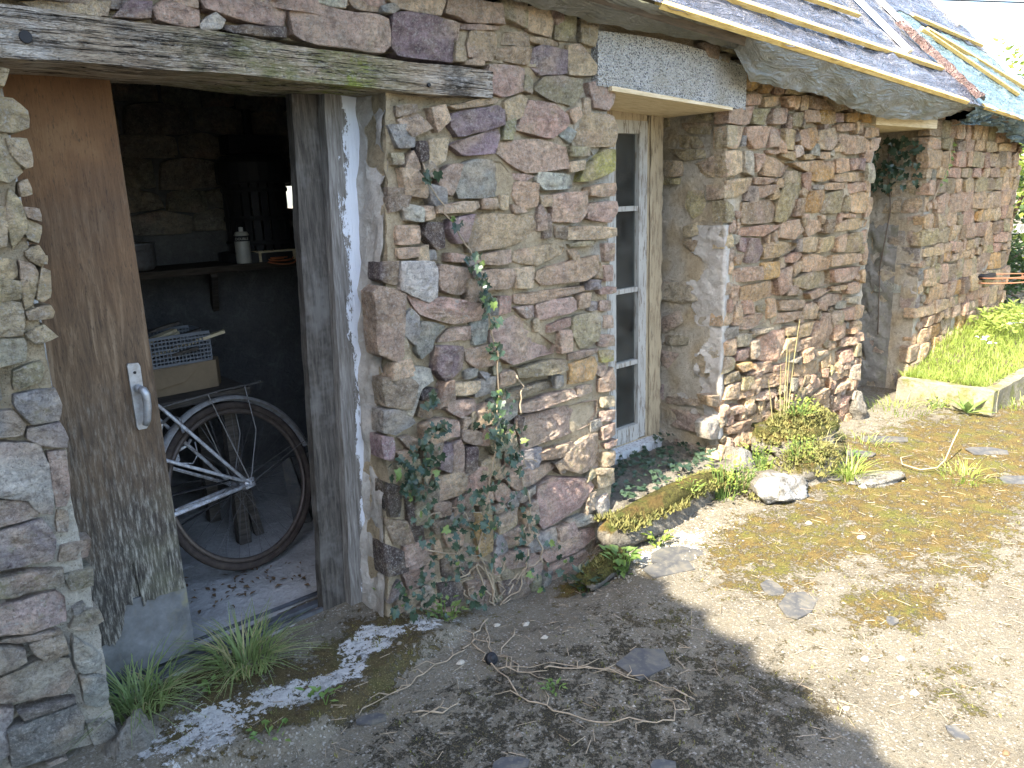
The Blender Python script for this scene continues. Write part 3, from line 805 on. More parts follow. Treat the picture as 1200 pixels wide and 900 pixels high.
def build_ground():
    xs = np.concatenate([[-400, -150, -60, -25, -12, -6, -3, -1.6, -.8, -.3], np.arange(0, 3.2, .02), np.arange(3.2, 7, .045), np.arange(7, 11, .25), [12, 15, 20, 30, 60, 150, 400]])
    ys = np.concatenate([[-400, -150, -60, -25, -12, -6, -4, -3, -2.5], np.arange(-2.2, .34, .02), [.5, .8, 1.2, 2, 3, 5, 8, 12, 20, 40, 90, 200, 400]])
    nx, ny = len(xs), len(ys); V = []; ms = []; lm = []; shade_k = []
    for y in ys:
        for x in xs:
            near = -1 < x < 9 and -3 < y < .6
            m = max(el(MOSS, x, y), .17+.12*NZ(x, y, 4, 2.2)) if near else .35; l = el(LIME, x, y) if near else 0
            z = gz(x, y) if near else 0
            if y > .40 and 0 < x < 1.6: z = min(z, -.05)
            if near and m > .05: z += .017*m*max(0, NZ(x, y, 9, 26)+.5*NZ(x, y, 9, 60))
            if y > 3 or x > 9: z -= .0
            V.append((x, y, z-(.06 if (y > .34 and -1.2 < x < 8) else 0))); ms.append(m); lm.append(l)
            shade_k.append(1-sstep(x, 1.7, 2.6) if (y < -.32 and x > .4) else .5*(1-sstep(x, 1.4, 1.7)) if near and x > .2 else .15)  # darkens moss up to the house shadow's edge: shade put into the colour
    F = [(j*nx+i, j*nx+i+1, (j+1)*nx+i+1, (j+1)*nx+i) for j in range(ny-1) for i in range(nx-1)]
    b = MB(); b.v = V; b.f = F; o = b.build('ground', 'ground', smooth=True)
    fattr(o, 'moss', ms); fattr(o, 'lime', lm); fattr(o, 'dark', shade_k); tag(o, 'mossy worn concrete yard in front of the stone outbuilding', kind='structure')
build_ground()

# ------------------------------------------------------------------ the outbuilding
bld = thing('stone_outbuilding', 'long low rubble stone outbuilding with plastic sheeted roof and three openings', 'building')
XE = 7.75                                               # right end of the front wall
EZ = lambda s: 2.317-.0563*s                            # height of the eaves
SC = {'p': (.30, .225, .25), 'm': (.455, .335, .275), 't': (.54, .425, .295), 'o': (.50, .34, .155), 'g': (.33, .33, .315), 'n': (.36, .33, .22),
      'w': (.56, .54, .48), 'y': (.42, .41, .13), 'd': (.105, .085, .08), 'b': (.29, .235, .175)}
SC = {k: tuple(min(.62, c*1.13) for c in v) for k, v in SC.items()}
def ccw(P):
    a = sum(P[i][0]*P[(i+1) % len(P)][1]-P[(i+1) % len(P)][0]*P[i][1] for i in range(len(P))); return P if a > 0 else P[::-1]
def stone(mb, P, code, to3, prot, fine=1.0, sh=-.0035):
    """one rubble stone with outline P (wall coordinates), standing proud of the mortar"""
    P = ccw(P); n = len(P); cx = sum(p[0] for p in P)/n; cz = sum(p[1] for p in P)/n
    per = sum(math.dist(P[i], P[(i+1) % n]) for i in range(n)); stp = max(per/(20*fine), .012); Q = []
    for i in range(n):
        a, b = P[i], P[(i+1) % n]; k = max(1, round(math.dist(a, b)/stp))
        Q += [(a[0]+(b[0]-a[0])*j/k, a[1]+(b[1]-a[1])*j/k) for j in range(k)]
    m = len(Q); Q = [((Q[i-1][0]+14*Q[i][0]+Q[(i+1) % m][0])/16, (Q[i-1][1]+14*Q[i][1]+Q[(i+1) % m][1])/16) for i in range(m)]
    sd = U(0, 99); size = math.sqrt(per/4); amp = min(.004, per*.008)
    Q = [(x+amp*NZ(x, z, sd, 30)+.5*amp*NZ(x, z, sd, 80), z+amp*NZ(x, z, sd+7, 30)+.5*amp*NZ(x, z, sd+3, 80)) for x, z in Q]
    tx, tz = U(-.10, .10), U(-.12, .12); rad = sum(math.hypot(x-cx, z-cz) for x, z in Q)/m
    bev = min(.0045, rad*.10); cuts = []
    for _ in range(5): ra = U(0, 6.28); s_ = U(.04, .30); cuts.append((s_, math.cos(ra), math.sin(ra), s_*rad*U(.1, .9)))
    def dep(x, z, e):   # outward distance
        fac = max(-.05, min([0]+[o_-s_*((x-cx)*c_+(z-cz)*d_) for s_, c_, d_, o_ in cuts]))
        n2 = NZ(x, z, sd, 22); return prot*e + ((x-cx)*tx+(z-cz)*tz+fac)*e + (.005*NZ(x, z, sd, 9)+.005*(abs(n2)*2-.5)+.004*NZ(x, z, sd, 60)+.002*NZ(x, z, sd, 140))*e
    base = SC[code]; gy = .45*sstep(cx, .7, .3)*sstep(cz, 1.4, .9); base = [a*(1-gy)+b*gy for a, b in zip(base, (.33, .33, .325))]; wm = sstep(cx, 3.2, 3.6); base = [a*(1-wm)+a*b*wm for a, b in zip(base, (1.02, .92, .76))]; ye = sstep(cx, .6, .4)*sstep(cz, 1.05, 1.3); base = [a*(1-ye)+b*ye for a, b in zip(base, (.54, .445, .285))]; j = U(.80, 1.18); base = [c*j*U(.95, 1.05) for c in base]; alt = SC['t'] if code in 'pmgd' else SC['m']
    V = []; C = []
    rings = [(0, -.07, 0), (0, -.006, 0), (bev*.2, 0, .84), (bev, 0, .97)] + [(None, k, 1) for k in ((.88, .74, .60, .45, .30, .15) if rad > .06 else (.66, .33) if rad > .03 else (.5,))]
    for r in rings:
        for x, z in Q:
            dx, dz = cx-x, cz-z; L = math.hypot(dx, dz) or 1e-6
            t = min((r[0]+sh)/L, .5) if r[0] is not None else 1-r[1]*(1-min(bev/L, .5))
            X, Z = x+dx*t, z+dz*t; V.append(to3(X, Z, r[1] if (r[2] == 0) else dep(X, Z, r[2])))
    V.append(to3(cx, cz, dep(cx, cz, 1)))
    for p in V:
        k = sstep(NZ(p[0]+sd, p[1], p[2], 9), .05, .5)*.55; q = 1+.18*NZ(p[0], p[1]+sd, p[2], 22); C.append([(b*(1-k)+a*k)*q for a, b in zip(alt, base)])
    F = [(i*m+k, i*m+(k+1) % m, (i+1)*m+(k+1) % m, (i+1)*m+k) for i in range(len(rings)-1) for k in range(m)]
    l = (len(rings)-1)*m; F += [(l+k, l+(k+1) % m, len(V)-1) for k in range(m)]
    mb.add(V, F, C)
def bulge(x, z):        # the old wall is not flat
    b = .018*NZ(x, 0, z, 1.6)
    if 1.2 < x < 2.6: b -= .05*math.exp(-((x-2.0)/.4)**2)*(1-sstep(z, -.1, .35))
    return b
front = lambda x, z, d: (x, bulge(x, z)-d, z)
RJ = 3.352
jamb = lambda y, z, d: (RJ-d, y, z)

traced = []
for line in FRONT_STONES.strip().split('\n'):
    k, *q = line.split(); q = [int(v)/1000 for v in q]; traced.append((k, list(zip(q[::2], q[1::2]))))
# occupancy raster of the wall, 1 cm
X0, Z0, NXR, NZR = -1.1, -.2, 900, 270
occ = np.zeros((NZR, NXR), bool)
gx, gzz = np.meshgrid(X0+.01*(np.arange(NXR)+.5), Z0+.01*(np.arange(NZR)+.5))
def inside(P):
    xs = [p[0] for p in P]; zs = [p[1] for p in P]
    i0, i1 = max(0, int((min(xs)-X0)*100)-1), min(NXR, int((max(xs)-X0)*100)+2); j0, j1 = max(0, int((min(zs)-Z0)*100)-1), min(NZR, int((max(zs)-Z0)*100)+2)
    if i1 <= i0 or j1 <= j0: return None
    x, z = gx[j0:j1, i0:i1], gzz[j0:j1, i0:i1]; r = np.zeros(x.shape, bool)
    for a, b in zip(P, P[1:]+P[:1]):
        c = (a[1] > z) != (b[1] > z); 
        if a[1] != b[1]: r ^= c & (x < (b[0]-a[0])*(z-a[1])/(b[1]-a[1])+a[0])
    return (slice(j0, j1), slice(i0, i1)), r
def mark(P):
    q = inside(P)
    if q: occ[q[0]] |= q[1]
def cover(P):
    q = inside(P)
    if not q or q[1].sum() == 0: return 1.0
    return (occ[q[0]] & q[1]).sum()/q[1].sum()
def lerp_edge(z, pts):
    for (z0, x0), (z1, x1) in zip(pts, pts[1:]):
        if z <= z1: return x0+(x1-x0)*max(0, (z-z0)/(z1-z0))
    return pts[-1][1]
PL = lambda z: 1.285+.082*max(z, 0)                     # left edge of the pier leans
for P in ([(.40, -.3), (PL(0), -.3), (PL(1.8), 1.83), (.42, 1.83)], [(.20, 1.84), (1.86, 1.82), (1.86, 1.915), (.20, 1.955)],   # door, beam
          [(2.50, -.3), (RJ, -.3), (RJ, 1.87), (2.50, 1.90)], [(2.40, 1.90), (2.40, 2.11), (2.6, 2.14), (3.46, 2.05), (3.46, 1.86)],  # window, concrete lintel
          [(4.93, -.3), (5.80, -.3), (5.80, 1.90), (4.93, 1.90)], [(-1.1, -.3), (-1.1, 2.6), (-.95, 2.6), (-.95, -.3)]): mark(P)
occ[gzz > (EZ(gx)-.02)] = True; occ[gx > XE] = True; occ[gzz < -.13] = True
occ[(gx < .9) & (gzz < -.03)] = True; occ[(gx > 2.55) & (gzz < -.08)] = True
for k, P in traced: mark(P)
auto = []
r2 = random.Random(5)
def coursed(x0, x1, z0, z1, hmin, hmax, wmin, wmax, codes):
    z = z0
    while z < z1:
        h = r2.uniform(hmin, hmax); x = x0-r2.uniform(0, .1)
        while x < x1:
            wd = r2.uniform(wmin, wmax)*(.6 if h < .07 else 1); hh = h*r2.choice((1, 1, 1, .9))
            jit = lambda a: r2.uniform(-a, a)
            P = [(x+.004+jit(.02), z+.003+jit(.014)), (x+wd-.004+jit(.012), z+.003+jit(.009)), (x+wd-.004+jit(.028), z+hh-.003+jit(.016)), (x+.004+jit(.028), z+hh-.003+jit(.016))]
            if r2.random() < .3: P.insert(3, (x+wd*r2.uniform(.3, .7), z+hh+.006))
            P = [(min(max(a, -1.05), XE), b) for a, b in P]
            if cover(P) < .22: auto.append((r2.choice(codes), P)); mark(P)
            x += wd
        z += h
coursed(5.79, XE, -.05, 1.9, .065, .15, .10, .30, 'tttttttmmmnnbbo')
coursed(-1.0, .45, -.05, 2.3, .09, .17, .16, .40, 'ttmmpggbw')
coursed(.1, 2.6, 1.9, 2.3, .08, .16, .12, .30, 'ttmmpgn')
coursed(2.4, 5.8, 1.8, 2.2, .05, .09, .08, .2, 'toobnm')
for k in range(5): coursed(1.2+.03*k, 5.0, -.12+.02*k, 2.1, .06, .10, .06, .14, 'ttmmbgn')
# pebbles pinned into the remaining joints
fills = []
free = ~occ
for lv in (4, 3):
    er = free.copy()
    for _ in range(lv):
        er[1:-1, 1:-1] = er[1:-1, 1:-1] & er[:-2, 1:-1] & er[2:, 1:-1] & er[1:-1, :-2] & er[1:-1, 2:]
    idx = np.argwhere(er); r2.shuffle(idx_l := idx.tolist())
    for j, i in idx_l:
        if not er[j, i]: continue
        x, z = X0+.01*(i+.5), Z0+.01*(j+.5); r = .01*lv*r2.uniform(.9, 1.15); n = r2.choice((4, 4, 5)); a0 = r2.uniform(0, 6)
        P = [(x+r*r2.uniform(1.0, 1.5)*math.cos(a0+t*6.283/n), z+r*r2.uniform(.75, 1.05)*math.sin(a0+t*6.283/n)) for t in range(n)]
        fills.append((r2.choice('ttmbgn'), P)); rr = int(lv*1.7)+1
        er[max(0, j-rr):j+rr+1, max(0, i-rr-1):i+rr+2] = False; free[max(0, j-lv):j+lv+1, max(0, i-lv-1):i+lv+2] = False
print('traced', len(traced), 'auto', len(auto), 'fills', len(fills))

EARTH, EARTH2, LIMEG, DARKM = (.52, .44, .32), (.42, .355, .25), (.52, .51, .47), (.17, .14, .11)
def mcol(p):
    x, y, z = p; n = NZ(x, y, z, 5); c = [a*(1-k)+b*k for a, b, k in zip(EARTH, EARTH2, [sstep(n, -.3, .4)]*3)]
    g = max(math.exp(-((x-2.44)/.09)**2)*sstep(z, .5, 1.0), math.exp(-((x-2.33)/.1)**2)*math.exp(-((z-1.55)/.3)**2), math.exp(-((x-3.40)/.07)**2), .7*math.exp(-((x-4.9)/.06)**2), .8*math.exp(-((x-5.85)/.08)**2), .6*(x < .3)*sstep(z, .9, .6) if False else 0)
    if x > 6.2 and z < .8: g = max(g, .6)
    g *= sstep(NZ(x, y+3, z, 9), -.35, .15)
    if x < .6: g = .85*sstep(z, 1.05, .75)
    return [a*(1-g)+b*g for a, b in zip(c, LIMEG)]
def core(mb, x0f, x1f, y0, y1, z0, z1, res=.035, amp=.012, lx=True, rx=True, bz=True):
    """mortared core of a length of wall: front, reveals and underside, with a rough skin"""
    nz_ = max(2, round((z1-z0)/res)); xm = x1f(z0)-x0f(z0); nx_ = max(2, round(xm/res)); ny_ = max(2, round((y1-y0)/res))
    def d(x, y, z, k): return amp*(NZ(x, y, z, 12)+.6*NZ(x, y, z, 30))*k
    def fr(u, v):
        z = z0+(z1-z0)*v; x = x0f(z)+(x1f(z)-x0f(z))*u; return (x+d(x, y0, z+5, 1), y0+bulge(x, z)+d(x, y0, z, 1)+.030*sstep(NZ(x, 3, z, 3.5), -.25, .10)*min(1, u*8, (1-u)*8), z+d(x, y0+4, z, .3))
    mb.sheet(fr, nx_, nz_, mcol)
    def sd(xf, flip):
        def f(u, v):
            z = z0+(z1-z0)*v; x = xf(z); y = y0+(y1-y0)*(u if flip else 1-u); q = 1-(y-y0)/(y1-y0)
            return (x+d(x, y0 if y == y0 else y, z+5, 1), y+(bulge(x, z)+d(x, y0, z, 1))*q, z+d(x, y0+4, z, .3*q))
        mb.sheet(f, ny_, nz_, mcol)
    if lx: sd(x0f, False)
    if rx: sd(x1f, True)
    def top(zv, flip):
        def f(u, v):
            x = x0f(zv)+(x1f(zv)-x0f(zv))*u; y = y0+(y1-y0)*(v if flip else 1-v); q = 1-(y-y0)/(y1-y0)
            return (x+d(x, y0, zv+5, 1)*q, y+(bulge(x, zv)+d(x, y0, zv, 1))*q, zv+d(x, y0+4, zv, .3)*q)
        mb.sheet(f, nx_, ny_, mcol)
    if bz: top(z0, False)
    top(z1, True)
mb = MB(); K = lambda v: (lambda z: v)
core(mb, K(-1.05), lambda z: .385+.01*NZ(0, 0, z, 5), .011, .36, -.12, 1.845)
core(mb, K(-1.05), K(2.40), .011, .36, 1.95, 2.14)                      # over the door
core(mb, K(1.85), K(2.41), .014, .36, 1.835, 1.956)
core(mb, PL, K(2.485), .011, .36, -.2, 1.838, rx=True)
core(mb, K(2.39), K(3.47), .012, .36, 2.10, 2.16, bz=False)
core(mb, lambda z: RJ, K(4.945), .011, .42, -.15, 1.862)
core(mb, K(3.462), K(4.945), .014, .42, 1.86, 2.065)
core(mb, K(4.94), K(5.82), .014, .42, 1.905, 1.985)
core(mb, K(5.80), K(XE-.01), .011, .42, -.15, 1.86)
core(mb, K(5.81), K(XE-.01), .014, .42, 1.858, 1.90)
fw_ = mb.build('front_wall', 'mortar', bld, smooth=True)
def px_size(P):      # rough size in the picture, to choose which stones stay single
    x = sum(p[0] for p in P)/len(P); z = sum(p[1] for p in P)/len(P); a = abs(sum(P[i][0]*P[(i+1) % len(P)][1]-P[(i+1) % len(P)][0]*P[i][1] for i in range(len(P))))/2
    if x < .15 or z < -.1: return 0
    D = Vector((x, 0, z))-CAM; return a/D.length**2*(2.16/D.length)
allst = [(px_size(P), k, P) for k, P in traced+auto]; allst.sort(key=lambda t: -t[0])
rest = MB(); SINGLE = 262
for i, (s, k, P) in enumerate(allst):
    b = MB() if i < SINGLE else rest
    hs = max(p[1] for p in P)-min(p[1] for p in P)
    x = sum(p[0] for p in P)/len(P); zc = sum(p[1] for p in P)/len(P)
    pr = U(.003, .016)
    if x > 3.36 and zc < .75: pr += U(.0, .022)
    stone(b, P, k, front, pr, 1.25 if s > .006 else 1.0 if s > .0015 else .7)
    if i < SINGLE: b.build('stone', 'stone', fw_, smooth=True, sharp=24)
for k, P in fills: stone(rest, P, k, front, U(-.004, .010), .5, sh=0)
jl = []
for line in JAMB_STONES.strip().split('\n'):
    k, *q = line.split(); q = [int(v)/1000 for v in q]; b = MB(); stone(b, list(zip(q[::2], q[1::2])), {'b': 't', 'd': 'b'}.get(k, k), jamb, U(.006, .02), 1); b.build('stone', 'stone', fw_, smooth=True, sharp=24)
# stones of the far doorway's reveal and rough flank of the pier
jam2 = lambda y, z, d: (5.80-d, y, z)
for z in np.arange(.02, 1.8, .115):
    y = .0
    for wd in ((.11, .2) if int(z*100) % 2 else (.16, .14)):
        P = [(y+.005, z+.004), (y+wd-.004, z+.004+U(-.01, .01)), (y+wd-.004+U(-.02, .01), z+.10+U(-.015, .01)), (y+.005, z+.105+U(-.01, .01))]
        if U(0, 1) < .62: stone(rest, P, rnd.choice('tmbggw'), jam2, U(.0, .012), .7)
        y += wd
so_ = rest.build('small_stones', 'stone', fw_, smooth=True, sharp=24); tag(so_, kind='stuff')

# lintels and boards
def rough_beam(x0, x1, y0, y1, zb, zt, amp=.012, ends=True):
    m = MB(); n = 70; ring = []
    for i in range(n+1):
        x = x0+(x1-x0)*i/n; b_, t_ = zb(x), zt(x); pts = [(y0, b_), (y0, b_+(t_-b_)*.33), (y0, b_+(t_-b_)*.66), (y0, t_), ((y0+y1)/2, t_), (y1, t_), (y1, b_), ((y0+y1)/2, b_)]
        e = .02*max(0, 1-min(i, n-i)/2)
        ring.append([(x+amp*NZ(y, x, z, 20)*.6, y+amp*NZ(x*.6, y*6, z*22, 2.2)+amp*.8*NZ(x*.5, 3, z*60, 2)+e*.3, z+amp*.8*NZ(x, y*5, 7, 3)) for y, z in pts])
    V = [p for r in ring for p in r]; k = 8; F = [(i*k+j, i*k+(j+1) % k, (i+1)*k+(j+1) % k, (i+1)*k+j) for i in range(n) for j in range(k)]
    F += [tuple(range(k)), tuple(n*k+j for j in range(k-1, -1, -1))]; m.add(V, F); return m
ob = rough_beam(.10, 1.845, -.035, .30, lambda x: 1.842-.017*(x-.4)/1.44+.006*NZ(x, 0, 0, 4), lambda x: 1.952-.045*(x-.4)/1.44+.012*NZ(x, 5, 0, 3.5)).build('lintel_beam', 'beam', bld, smooth=False)
MB().lathe([(.0, .002), (.013, .002), (.014, -.004), (.0, -.0045)], (.447, -.037, 1.885), 14, Matrix.Rotation(R(90), 3, 'X')).build('bolt_hole', 'black', ob)
MB().lathe([(.0, .002), (.006, .002), (.007, -.004), (.0, -.0045)], (1.565, -.041, 1.852), 10, Matrix.Rotation(R(90), 3, 'X')).build('nail_hole', 'black', ob)
m = MB(); N = 34
def clf(u, v):
    x = 2.405+1.06*u; zb = 1.905-.045*u; zt = 2.105+.03*math.sin(u*3)-.055*u; return (x, -.012+.004*NZ(x, 0, v, 30), zb+(zt-zb)*v)
P = [clf(i/12, 0) for i in range(13)]+[clf(1-i/12, 1) for i in range(13)]
m.prism(P, (0, .34, 0)); m.build('concrete_lintel', 'lintel', bld)
m = MB(); m.prism([(2.47, -.028, 1.888), (3.33, -.028, 1.852), (3.33, -.028, 1.864), (2.47, -.028, 1.906)], (0, .40, 0)); m.build('lintel_board', 'board', bld)
m = MB(); m.prism([(4.86, -.03, 1.835), (5.80, -.03, 1.838), (5.80, -.03, 1.893), (4.86, -.03, 1.905)], (0, .40, 0)); m.build('lintel_board', 'board', bld)

# first opening: sliding door, posts, threshold track
d = MB(); d.prism([(-.25, .245, .10), (.69, .245, .10), (.69, .245, 1.88), (-.25, .245, 1.88)], (0, .028, 0)); door = d.build('sliding_door', 'door', bld)
ve = MB()      # torn face veneer
prof = []
xs = np.linspace(.38, .6885, 46)
for i, x in enumerate(xs):
    zb = .235+.10*sstep(x, .47, .52)*1-.02+.030*NZ(x*1.0, 2, 0, 40)+.02*NZ(x, 7, 0, 90)
    if abs(x-.545) < .008: zb += .13
    if x > .60: zb = .315+.006*NZ(x, 2, 0, 40)
    prof.append((float(x), zb))
ve.prism([(x, .2315, z) for x, z in prof]+[(.6885, .2315, 1.875), (.38, .2315, 1.875)], (0, .013, 0)); ve.build('face_veneer', 'door', door)
kp = MB(); kp.prism([(.37, .2365, .085), (.692, .2365, .085), (.692, .2365, .332), (.37, .2365, .332)], (0, .008, 0)); kp.build('kick_plate', 'kick', door)
h = MB(); cx_, zt, zb = .633, 1.055, .862
pl = [(.617, zt), (.620, zt+.006), (.648, zt+.004), (.652, zt-.006), (.650, zb+.006), (.644, zb-.002), (.622, zb-.002), (.618, zb+.006)]
h.prism([(x-.004*(z-.95)/.1*0, .2215, z) for x, z in pl], (0, .010, 0)); hd = h.build('handle', 'alu', door)
lv = MB(); lv.lathe([(.0, 0), (.012, 0), (.012, .028), (.0, .028)], (.636, .222, .985), 12, Matrix.Rotation(R(90), 3, 'X'))
lv.tube([(.636, .196, .987), (.640, .186, .984), (.645, .184, .970), (.645, .187, .93), (.640, .190, .895), (.634, .192, .878)], [.010, .012, .0125, .0115, .011, .0095], 10); lv.build('lever', 'alu', hd, smooth=True)
kh = MB(); kh.lathe([(.0, .001), (.0042, .001), (.0042, -.002), (0, -.002)], (.634, .2195, 1.033), 10, Matrix.Rotation(R(90), 3, 'X')); kh.build('keyhole', 'black', hd)
LEAN = .041
def post(x0, x1, y0, y1, zt=1.84, z0=.03, amp=.004):
    m = MB(); n = 40; k = 4; V = []
    for i in range(n+1):
        z = z0+(zt-z0)*i/n; sx = LEAN*z
        for (x, y) in ((x0, y0), (x1, y0), (x1, y1), (x0, y1)):
            V.append((x+sx+amp*NZ(x*3, y, z, 6)+amp*.6*NZ(x, y, z, 25), y+amp*NZ(x, y+4, z, 7), z))
    m.add(V, [(i*4+j, i*4+(j+1) % 4, (i+1)*4+(j+1) % 4, (i+1)*4+j) for i in range(n) for j in range(4)]+[(3, 2, 1, 0), tuple(n*4+j for j in range(4))]); return m
post(1.135, 1.226, .205, .245).build('door_post', 'darkboard', bld)['label'] = 'dark inner post of the doorway'
post(1.228, 1.352, .165, .25).build('door_post', 'peel', bld)['label'] = 'outer post with peeling white paint'
MB().prism([(.372, .19, .3), (.405, .19, .3), (.425, .19, 1.84), (.385, .19, 1.84)], (0, .04, 0)).build('door_post', 'frame_grey', bld)['label'] = 'thin white painted left post'
tr = MB(); tr.box((.85, .262, .060), (1.1, .030, .016)); tr.box((.85, .215, .058), (1.1, .012, .014)); tr.box((.85, .34, .056), (.9, .008, .012)); tr.build('threshold_track', 'track', bld)
fl = MB(); fl.sheet(lambda u, v: (-1.2+3.5*u, .20+1.8*v, .046+.010*NZ(u*6, v*4, 0, 2)+.004*NZ(u*30, v*18, 0, 1)), 80, 50); tag(fl.build('shed_floor', 'floor', smooth=True), 'dusty grey concrete floor inside the doorway', kind='structure')

# window
win = MB()
win.box((3.215, .40, 1.0), (.09, .10, 1.75)); win.box((2.55, .40, 1.0), (.07, .10, 1.75)); win.box((2.88, .40, 1.845), (.60, .10, .05)); win.box((2.88, .405, .175), (.62, .12, .06))
wn = win.build('window', 'lining', bld)
def casement(x0, x1, mat):
    c = MB(); st = .062; y = .372
    c.box((x0+st/2, y, 1.02), (st, .045, 1.62)); c.box((x1-st/2, y, 1.02), (st, .045, 1.62))
    c.box(((x0+x1)/2, y, 1.80), (x1-x0-2*st-.001, .045, .06)); c.box(((x0+x1)/2, y, .245), (x1-x0-2*st-.001, .045, .09)); c.build('casement', mat, wn)
    for z in (1.415, 1.010, .630):
        MB().box(((x0+x1)/2, y-.002, z), (x1-x0-2*st-.002, .032, .024)).build('glazing_bar', mat, wn)
    for a, b in ((.29, .618), (.642, .998), (1.022, 1.403), (1.427, 1.77)):
        MB().box(((x0+x1)/2, y+.006, (a+b)/2), (x1-x0-2*st-.001, .003, b-a)).build('pane', 'glass', wn)
casement(2.872, 3.172, 'frame'); casement(2.585, 2.869, 'frame')
MB().prism([(2.52, .345, .145), (3.25, .345, .145), (3.25, .30, .135), (3.25, .30, .185), (3.25, .39, .20), (2.52, .39, .20)][:2]+[(3.25, .345, .20), (2.52, .345, .20)], (0, -.05, -.012)).build('sill', 'frame_grey', wn)
li = MB(); 
def lining(u, v):
    z = .08+1.78*v; return (3.262+.02*u+.012*NZ(u, 3, z, 14)*u+.01*NZ(2, 3, z, 35)*u, .30+.01*NZ(0, u, z, 9), z)
li.sheet(lambda u, v: (3.19+.10*u+(.014*NZ(u, 3, v*1.8, 14)+.01*NZ(2, 3, v*1.8, 35))*u, .343+.006*NZ(0, u, v*1.8, 9)-.012*(1-u)*0, .08+1.78*v), 6, 60); li.build('lining', 'lining', wn, smooth=True)
# ledge under the window and its rubble filling
lg = MB(); lg.sheet(lambda u, v: (2.46+.92*u, .36-.5*v, .10+.05*(1-v)+.03*NZ(u*5, v*3, 0, 2.0)+.015*NZ(u*5, v*3, 0, 7)), 40, 24)
o = lg.build('window_ledge', 'mossrock', bld, smooth=True); fattr(o, 'moss', [.25]*len(o.data.vertices)); fattr(o, 'lime', [0]*len(o.data.vertices))

# doorway at the far end
MB().box((5.36, .60, .92), (.96, .05, 1.9)).build('door', 'dark_wood', bld)
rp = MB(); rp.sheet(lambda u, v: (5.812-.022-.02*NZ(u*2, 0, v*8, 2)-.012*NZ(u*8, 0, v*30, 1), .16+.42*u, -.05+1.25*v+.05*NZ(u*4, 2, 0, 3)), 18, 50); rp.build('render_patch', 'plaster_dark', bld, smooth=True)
MB().box((5.37, .26, -.035), (.90, .62, .05)).build('doorstep', 'plaster', bld)
# plaster on the pier's flank
rp = MB(); rp.sheet(lambda u, v: (PL(1.82*v)-.012-.018*NZ(u*2, 0, v*9, 2)-.008*NZ(u*8, 0, v*40, 1)+.03*(1-u)*sstep(NZ(3, u, v*9, 1.5), -.2, .5), .02+.18*u, .02+1.82*v), 10, 80); rp.build('render_patch', 'plaster', bld, smooth=True)
# grey lime render down the window's right-hand corner
def corner(u, v):
    z = .02+1.30*v; n = .014*NZ(u*2.2, 0, z*8, 1)+.009*NZ(u*6, 2, z*22, 1)+.004*NZ(u*14, 2, z*50, 1)
    if u < .62: q = u/.62; return (RJ-.008-n, .27*(1-q)+.002, z)
    q = (u-.62)/.38; return (RJ+(.075+.03*NZ(0, 1, z, 7))*q, bulge(RJ, z)-.006-n*.6*(1-q)+.02*q, z)
rp = MB(); rp.sheet(corner, 44, 150); rp.thin(lambda x, y, z: NZ(x, y, z, 7)+.5*NZ(x, y, z, 19)+.75*(.12-y)/.12*sstep(z, 1.3, 1.1) > .05 and z > .22); rp.build('render_patch', 'plaster', bld, smooth=True)

# inside
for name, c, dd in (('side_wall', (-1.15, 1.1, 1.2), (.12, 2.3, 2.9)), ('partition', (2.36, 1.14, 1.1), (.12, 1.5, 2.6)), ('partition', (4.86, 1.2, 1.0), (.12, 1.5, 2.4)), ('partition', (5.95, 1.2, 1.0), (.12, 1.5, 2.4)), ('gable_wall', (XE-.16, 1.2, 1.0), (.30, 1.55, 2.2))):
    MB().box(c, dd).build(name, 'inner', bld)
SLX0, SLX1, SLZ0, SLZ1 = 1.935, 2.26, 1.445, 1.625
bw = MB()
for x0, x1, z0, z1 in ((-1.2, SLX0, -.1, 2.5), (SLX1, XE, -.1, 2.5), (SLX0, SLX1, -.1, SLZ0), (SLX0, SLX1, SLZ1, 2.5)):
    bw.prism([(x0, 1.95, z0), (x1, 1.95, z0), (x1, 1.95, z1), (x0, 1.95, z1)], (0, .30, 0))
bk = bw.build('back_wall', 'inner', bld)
back = lambda x, z, d: (x, 1.945-d, z)
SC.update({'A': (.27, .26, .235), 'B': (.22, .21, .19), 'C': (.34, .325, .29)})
z = 1.36; r3 = random.Random(3)
while z < 2.15:
    hh = r3.uniform(.10, .15); x = .9+r3.uniform(0, .1)
    while x < 1.92:
        wd = r3.uniform(.16, .34); P = [(x+.008+r3.uniform(-.015, .015), z+.008+r3.uniform(-.02, .02)), (x+wd-.008, z+.008+r3.uniform(-.02, .02)), (x+wd-.008+r3.uniform(-.02, .02), z+hh-.006+r3.uniform(-.02, .01)), (x+wd*.5, z+hh+.01), (x+.01+r3.uniform(-.02, .02), z+hh-.01)]
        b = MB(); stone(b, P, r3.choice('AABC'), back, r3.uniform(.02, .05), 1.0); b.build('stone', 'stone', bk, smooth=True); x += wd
    z += hh

